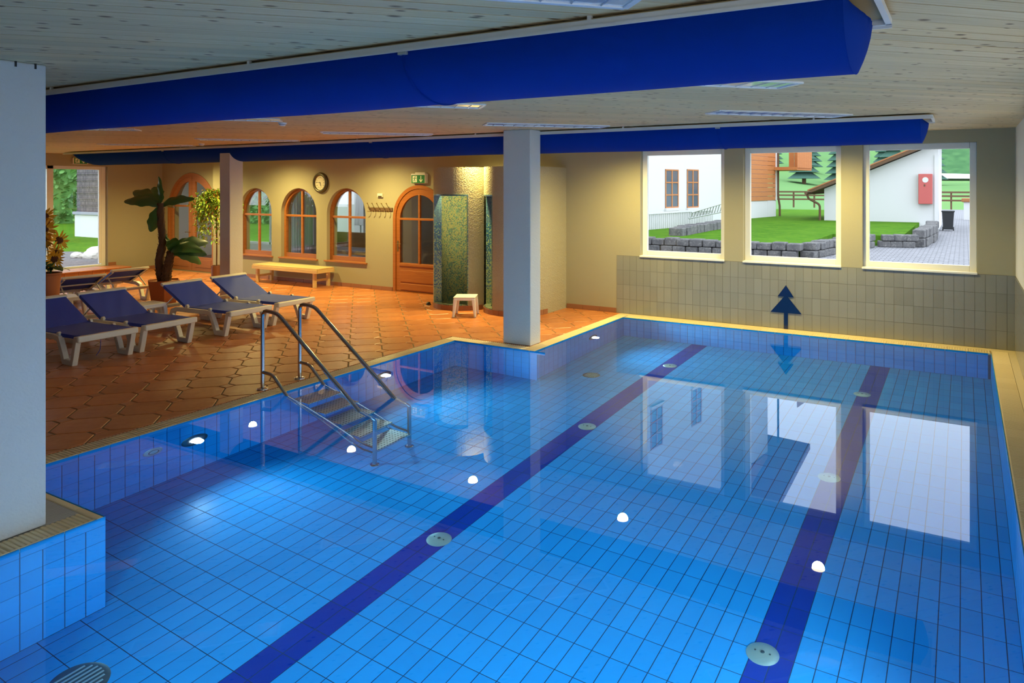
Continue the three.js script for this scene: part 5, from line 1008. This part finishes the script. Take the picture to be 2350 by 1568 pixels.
// white chalet house
{
  const t = thing('chalet_house', 'white rendered house with a wood clad corner and wooden balconies', 'building', [-13.315, 0.8, -29.965], 1.427);
  add('wall', metreUV(box(-13, 4.0, -0.4, 9.2, -5, 5)), M.render, t);
  const win = (x0, x1, y0, y1) => { const f = add('window', box(x0, x1, y0, y1, 5.0, 5.012), M.pane, t); const k = [box(x0, x0 + 0.05, y0, y1, 5.012, 5.03), box(x1 - 0.05, x1, y0, y1, 5.012, 5.03), box((x0 + x1) / 2 - 0.03, (x0 + x1) / 2 + 0.03, y0, y1, 5.012, 5.03)]; for (let q = 0; q <= 3; q++) { const y = y0 + (y1 - y0 - 0.05) * q / 3; k.push(box(x0, x1, y, y + 0.045, 5.012, 5.028)); } add('sash', merge(k), M.chalet, f); add('sill', box(x0 - 0.05, x1 + 0.08, y0 - 0.1, y0, 5.0, 5.08), M.render, f); };
  win(-5.5, -4.54, 0.63, 2.01); win(-3.87, -2.95, 0.60, 2.04); for (const x of [-9.5, -6.5, -3.5, -0.8]) win(x, x + 0.8, 4.6, 6.0);
  // clad corner
  add('cladding_base', metreUV(box(4.0, 5.0, -0.4, 0.75, -5, 5.01)), M.render, t);
  for (let r = 0; r < 16; r++) add('cladding_board', metreUV(box(0.6, 4.9, 0.76 + r * 0.2, 0.945 + r * 0.2, 4.9, 5.03 + (r % 2) * 0.004)), M.chalet, t);
  add('corner_post', metreUV(box(4.88, 5.02, 0.75, 4.0, 4.9, 5.05)), M.render, t);
  add('downpipe', tube([V(5.14, 9, 5.06), V(5.14, 0.9, 5.06), V(5.24, 0.5, 5.1), V(5.24, -0.2, 5.1)], 0.05, 0.1, 40, 10), M.darkWood, t);
  for (const y of [2.15, 5.9]) { const bal = add('balcony', box(4.7, 6.7, y, y + 0.15, 4.2, 6.1), M.chalet, t); for (let i = 0; i < 8; i++) add('balcony_board', metreUV(box(4.7 + i * 0.247, 4.7 + i * 0.247 + 0.235, y + 0.1, y + 1.15, 6.1, 6.13)), M.chalet, bal); for (let i = 0; i < 4; i++) add('balcony_board', metreUV(box(6.58, 6.61, y + 0.1, y + 1.15, 5.05 + i * 0.27, 5.30 + i * 0.27)), M.chalet, bal); }
  const rs = extrude(polyShape([[-14.2, 8.9], [-4.5, 12.4], [5.6, 8.9], [5.6, 9.15], [-4.5, 12.7], [-14.2, 9.15]]), 12.4, 0); rs.translate(0, 0, -6); add('roof', rs, M.roofTile, t);
  const gb = extrude(polyShape([[-13, 9.1], [4, 9.1], [4.0, 9.4], [-4.5, 12.3], [-13, 9.3]]), 0.1, 0); gb.translate(0, 0, 4.9); add('gable', metreUV(gb), M.chalet, t);
  const f = thing('corrugated_fence', 'low white corrugated metal fence at the foot of the white house', 'fence', [-8.5, 0.70, -23.6], 1.427);
  for (let i = 0; i < 44; i++) { const g = cyl(0.035, 0.035, 0.62, 8); g.translate(-3.1 + i * 0.13, 0.31, 0); add('rib', g, M.render, f); } add('top_bar', box(-3.2, 2.7, 0.60, 0.66, -0.04, 0.05), M.render, f); add('bottom_bar', box(-3.2, 2.7, 0.0, 0.05, -0.04, 0.05), M.render, f);
  const l = thing('metal_ladder', 'aluminium ladder lying propped against the low stone wall by the white house', 'ladder', [-7.75, 1.12, -24.0], 1.36);
  for (const s of [-1, 1]) add('stile', bar(V(-1.0, 0.0 + (s + 1) * 0.10, s * 0.05), V(1.2, 0.16 + (s + 1) * 0.16, s * 0.05), 0.025, 8), M.galvanised, l);
  for (let k = 0; k < 11; k++) { const q = (k + 0.5) / 11; add('rung', bar(V(-1.0 + 2.2 * q, 0.16 * q, -0.05), V(-1.0 + 2.2 * q, 0.20 + 0.28 * q, 0.05), 0.016, 8), M.galvanised, l); }
}
// shed with a tiled mono-pitch roof
{
  const t = thing('shed', 'white rendered shed with a sloping tiled roof and a red box on its wall', 'building', [-2.9, 0.5, -33.6]);
  add('wall', metreUV(extrude(polyShape([[-2.1, -0.2], [2.05, -0.2], [2.05, 3.35], [-2.1, 1.6]]), 5, 0).translate(0, 0, -2.5)), M.render, t);
  add('corner_post', metreUV(box(1.92, 2.07, -0.2, 2.9, 2.4, 2.56)), M.render, t);
  const sl = Math.atan2(1.75, 4.15); const roof = box(-2.75, 3.0, 0, 0.10, -2.9, 3.0); roof.rotateZ(sl); roof.translate(0, 2.52, 0); add('roof_deck', roof, M.darkWood, t);
  for (let i = 0; i < 20; i++) { const g = rbox(-2.85 + i * 0.295, -2.85 + i * 0.295 + 0.33, 0.10, 0.16, -2.95, 3.02, 0.02, 1); g.rotateZ(sl); g.translate(0, 2.52, 0); add('roof_tile_row', g, M.roofTile, t); }
  add('gutter', bar(V(-2.74, 1.42, -2.9), V(-2.74, 1.42, 3.0), 0.06), M.darkWood, t);
  add('downpipe', tube([V(-2.74, 1.4, 2.7), V(-2.7, 1.2, 2.7), V(-2.25, 0.95, 2.62), V(-2.25, -0.1, 2.62)], 0.045, 0.12, 40, 8), M.darkWood, t);
  const r = thing('red_wall_box', 'red metal box with a white round mark on the shed wall', 'wall box', [-1.28, 1.52, -31.06]);
  add('case', rbox(-0.24, 0.24, 0, 1.16, 0.0, 0.22, 0.02, 2), M.red, r); const m = new THREE.CylinderGeometry(0.105, 0.105, 0.012, 28); m.rotateX(Math.PI / 2); m.translate(0, 0.93, 0.225); add('round_mark', m, M.render, r); add('lock', rbox(-0.05, 0.0, 0.68, 0.76, 0.215, 0.235, 0.005, 1), M.darkWood, r);
  const w = thing('wheeled_bin', 'dark wheeled bin beside the corner of the shed', 'bin', [-0.52, 0.5, -31.2]); w.scale.setScalar(0.72);
  const bg = box(-0.28, 0.28, 0.08, 1.0, -0.3, 0.3), bp = bg.attributes.position; for (let i = 0; i < bp.count; i++) { const k = 0.78 + 0.22 * bp.getY(i); bp.setX(i, bp.getX(i) * k); bp.setZ(i, bp.getZ(i) * k); } bg.computeVertexNormals(); add('body', bg, M.black, w); add('lid', rbox(-0.31, 0.31, 1.0, 1.07, -0.33, 0.34, 0.02), M.black, w); for (const s of [-1, 1]) { const q = new THREE.CylinderGeometry(0.1, 0.1, 0.05, 20); q.rotateZ(Math.PI / 2); q.translate(s * 0.25, 0.1, -0.28); add('wheel', q, M.black, w); }
  const k = thing('yard_wall', 'low white wall with a tiled cap at the back of the yard', 'wall', [6, 0.5, -42]); add('wall', metreUV(box(-6, 20, -0.2, 0.9, -0.2, 0.2)), M.render, k); add('cap', rbox(-6.1, 20.1, 0.9, 1.1, -0.3, 0.3, 0.05), M.roofTile, k);
  const g2 = thing('timber_fence', 'brown timber rail fence across the meadow behind the lawn', 'fence', [-11, 0.8, -60]); for (let i = 0; i < 14; i++) add('post', box(-9 + i * 1.6 - 0.06, -9 + i * 1.6 + 0.06, -0.3, 1.0, -0.06, 0.06), M.darkWood, g2); for (const y of [0.3, 0.62, 0.9]) add('rail', box(-9.2, 12, y, y + 0.13, 0.06, 0.11), M.darkWood, g2);
}
// hills, woods and single conifers
{
  const rise = (b) => { const t = Math.max(0, Math.min(1, (-b - 8) / 45)); return 0.16 + 0.84 * t * t * (3 - 2 * t); };
  const hills = (name, label, x0, x1, a0, a1, h, mat, bump, seedv, side = () => 1) => {
    const g = new THREE.PlaneGeometry(x1 - x0, a1 - a0, 80, 30); g.rotateX(-Math.PI / 2); g.translate((x0 + x1) / 2, 0, -(a0 + a1) / 2); const p = g.attributes.position, uv = g.attributes.uv;
    for (let i = 0; i < p.count; i++) { const s = (-p.getZ(i) - a0) / (a1 - a0), n = fbm((p.getX(i) + 900) / 1800 + seedv, s * 0.3, 9, 4, 3); p.setY(i, 0.3 + h * side(p.getX(i)) * Math.pow(s, 1.2) * (0.55 + 0.9 * n) + bump * (n - 0.5)); uv.setXY(i, p.getX(i), p.getZ(i)); }
    g.computeVertexNormals(); structure(add(name, g, mat), label, 'hill');
  };
  hills('hill_meadow', 'bright green meadow slope rising behind the yard', -260, 260, 60, 330, 34, M.hill, 2, 0.1, rise);
  hills('hill_forest', 'dark green wooded mountainside in the distance', -620, 620, 300, 720, 135, M.forest, 20, 0.4);
  hills('hill_meadow', 'green meadow far behind the garden hedges', -500, -90, 30, 330, 30, M.hill, 2, 0.7);
  const proto = thing('conifer', 'dark green conifer standing on the meadow slope', 'tree', [0, 0, 0], 0, 'conifers on the meadow slope');
  add('trunk', bar(V(0, 0, 0), V(0, 3, 0), 0.35), M.darkWood, proto); const tiers = []; for (let k = 0; k < 13; k++) { const c = new THREE.ConeGeometry(2.9 - k * 0.21, 2.1, 13); c.translate(0, 2.4 + k * 1.15, 0); c.rotateY(k); tiers.push(c); } add('foliage', merge(tiers), std({ color: rgb(0.045, 0.115, 0.085), roughness: 1 }), proto);
  const spots = [[-22, 118], [-18, 128], [-12, 135], [-9.5, 122], [-27, 150], [-6, 165], [-32, 140], [-15, 170], [-38, 160], [-24, 190], [-44, 210]];
  spots.forEach(([b, a], i) => { const s = (a - 60) / 270, n = fbm((b + 900) / 1800 + 0.1, s * 0.3, 9, 4, 3), y = 0.3 + 34 * rise(b) * Math.pow(s, 1.2) * (0.55 + 0.9 * n) + 2 * (n - 0.5) - 0.4; const c = i ? copy(proto, [b, y, -a], i * 1.7) : proto; if (!i) c.position.set(b, y, -a); c.scale.setScalar(0.75 + 0.5 * NT[i * 31]); });
}
renderer.render(scene, camera);
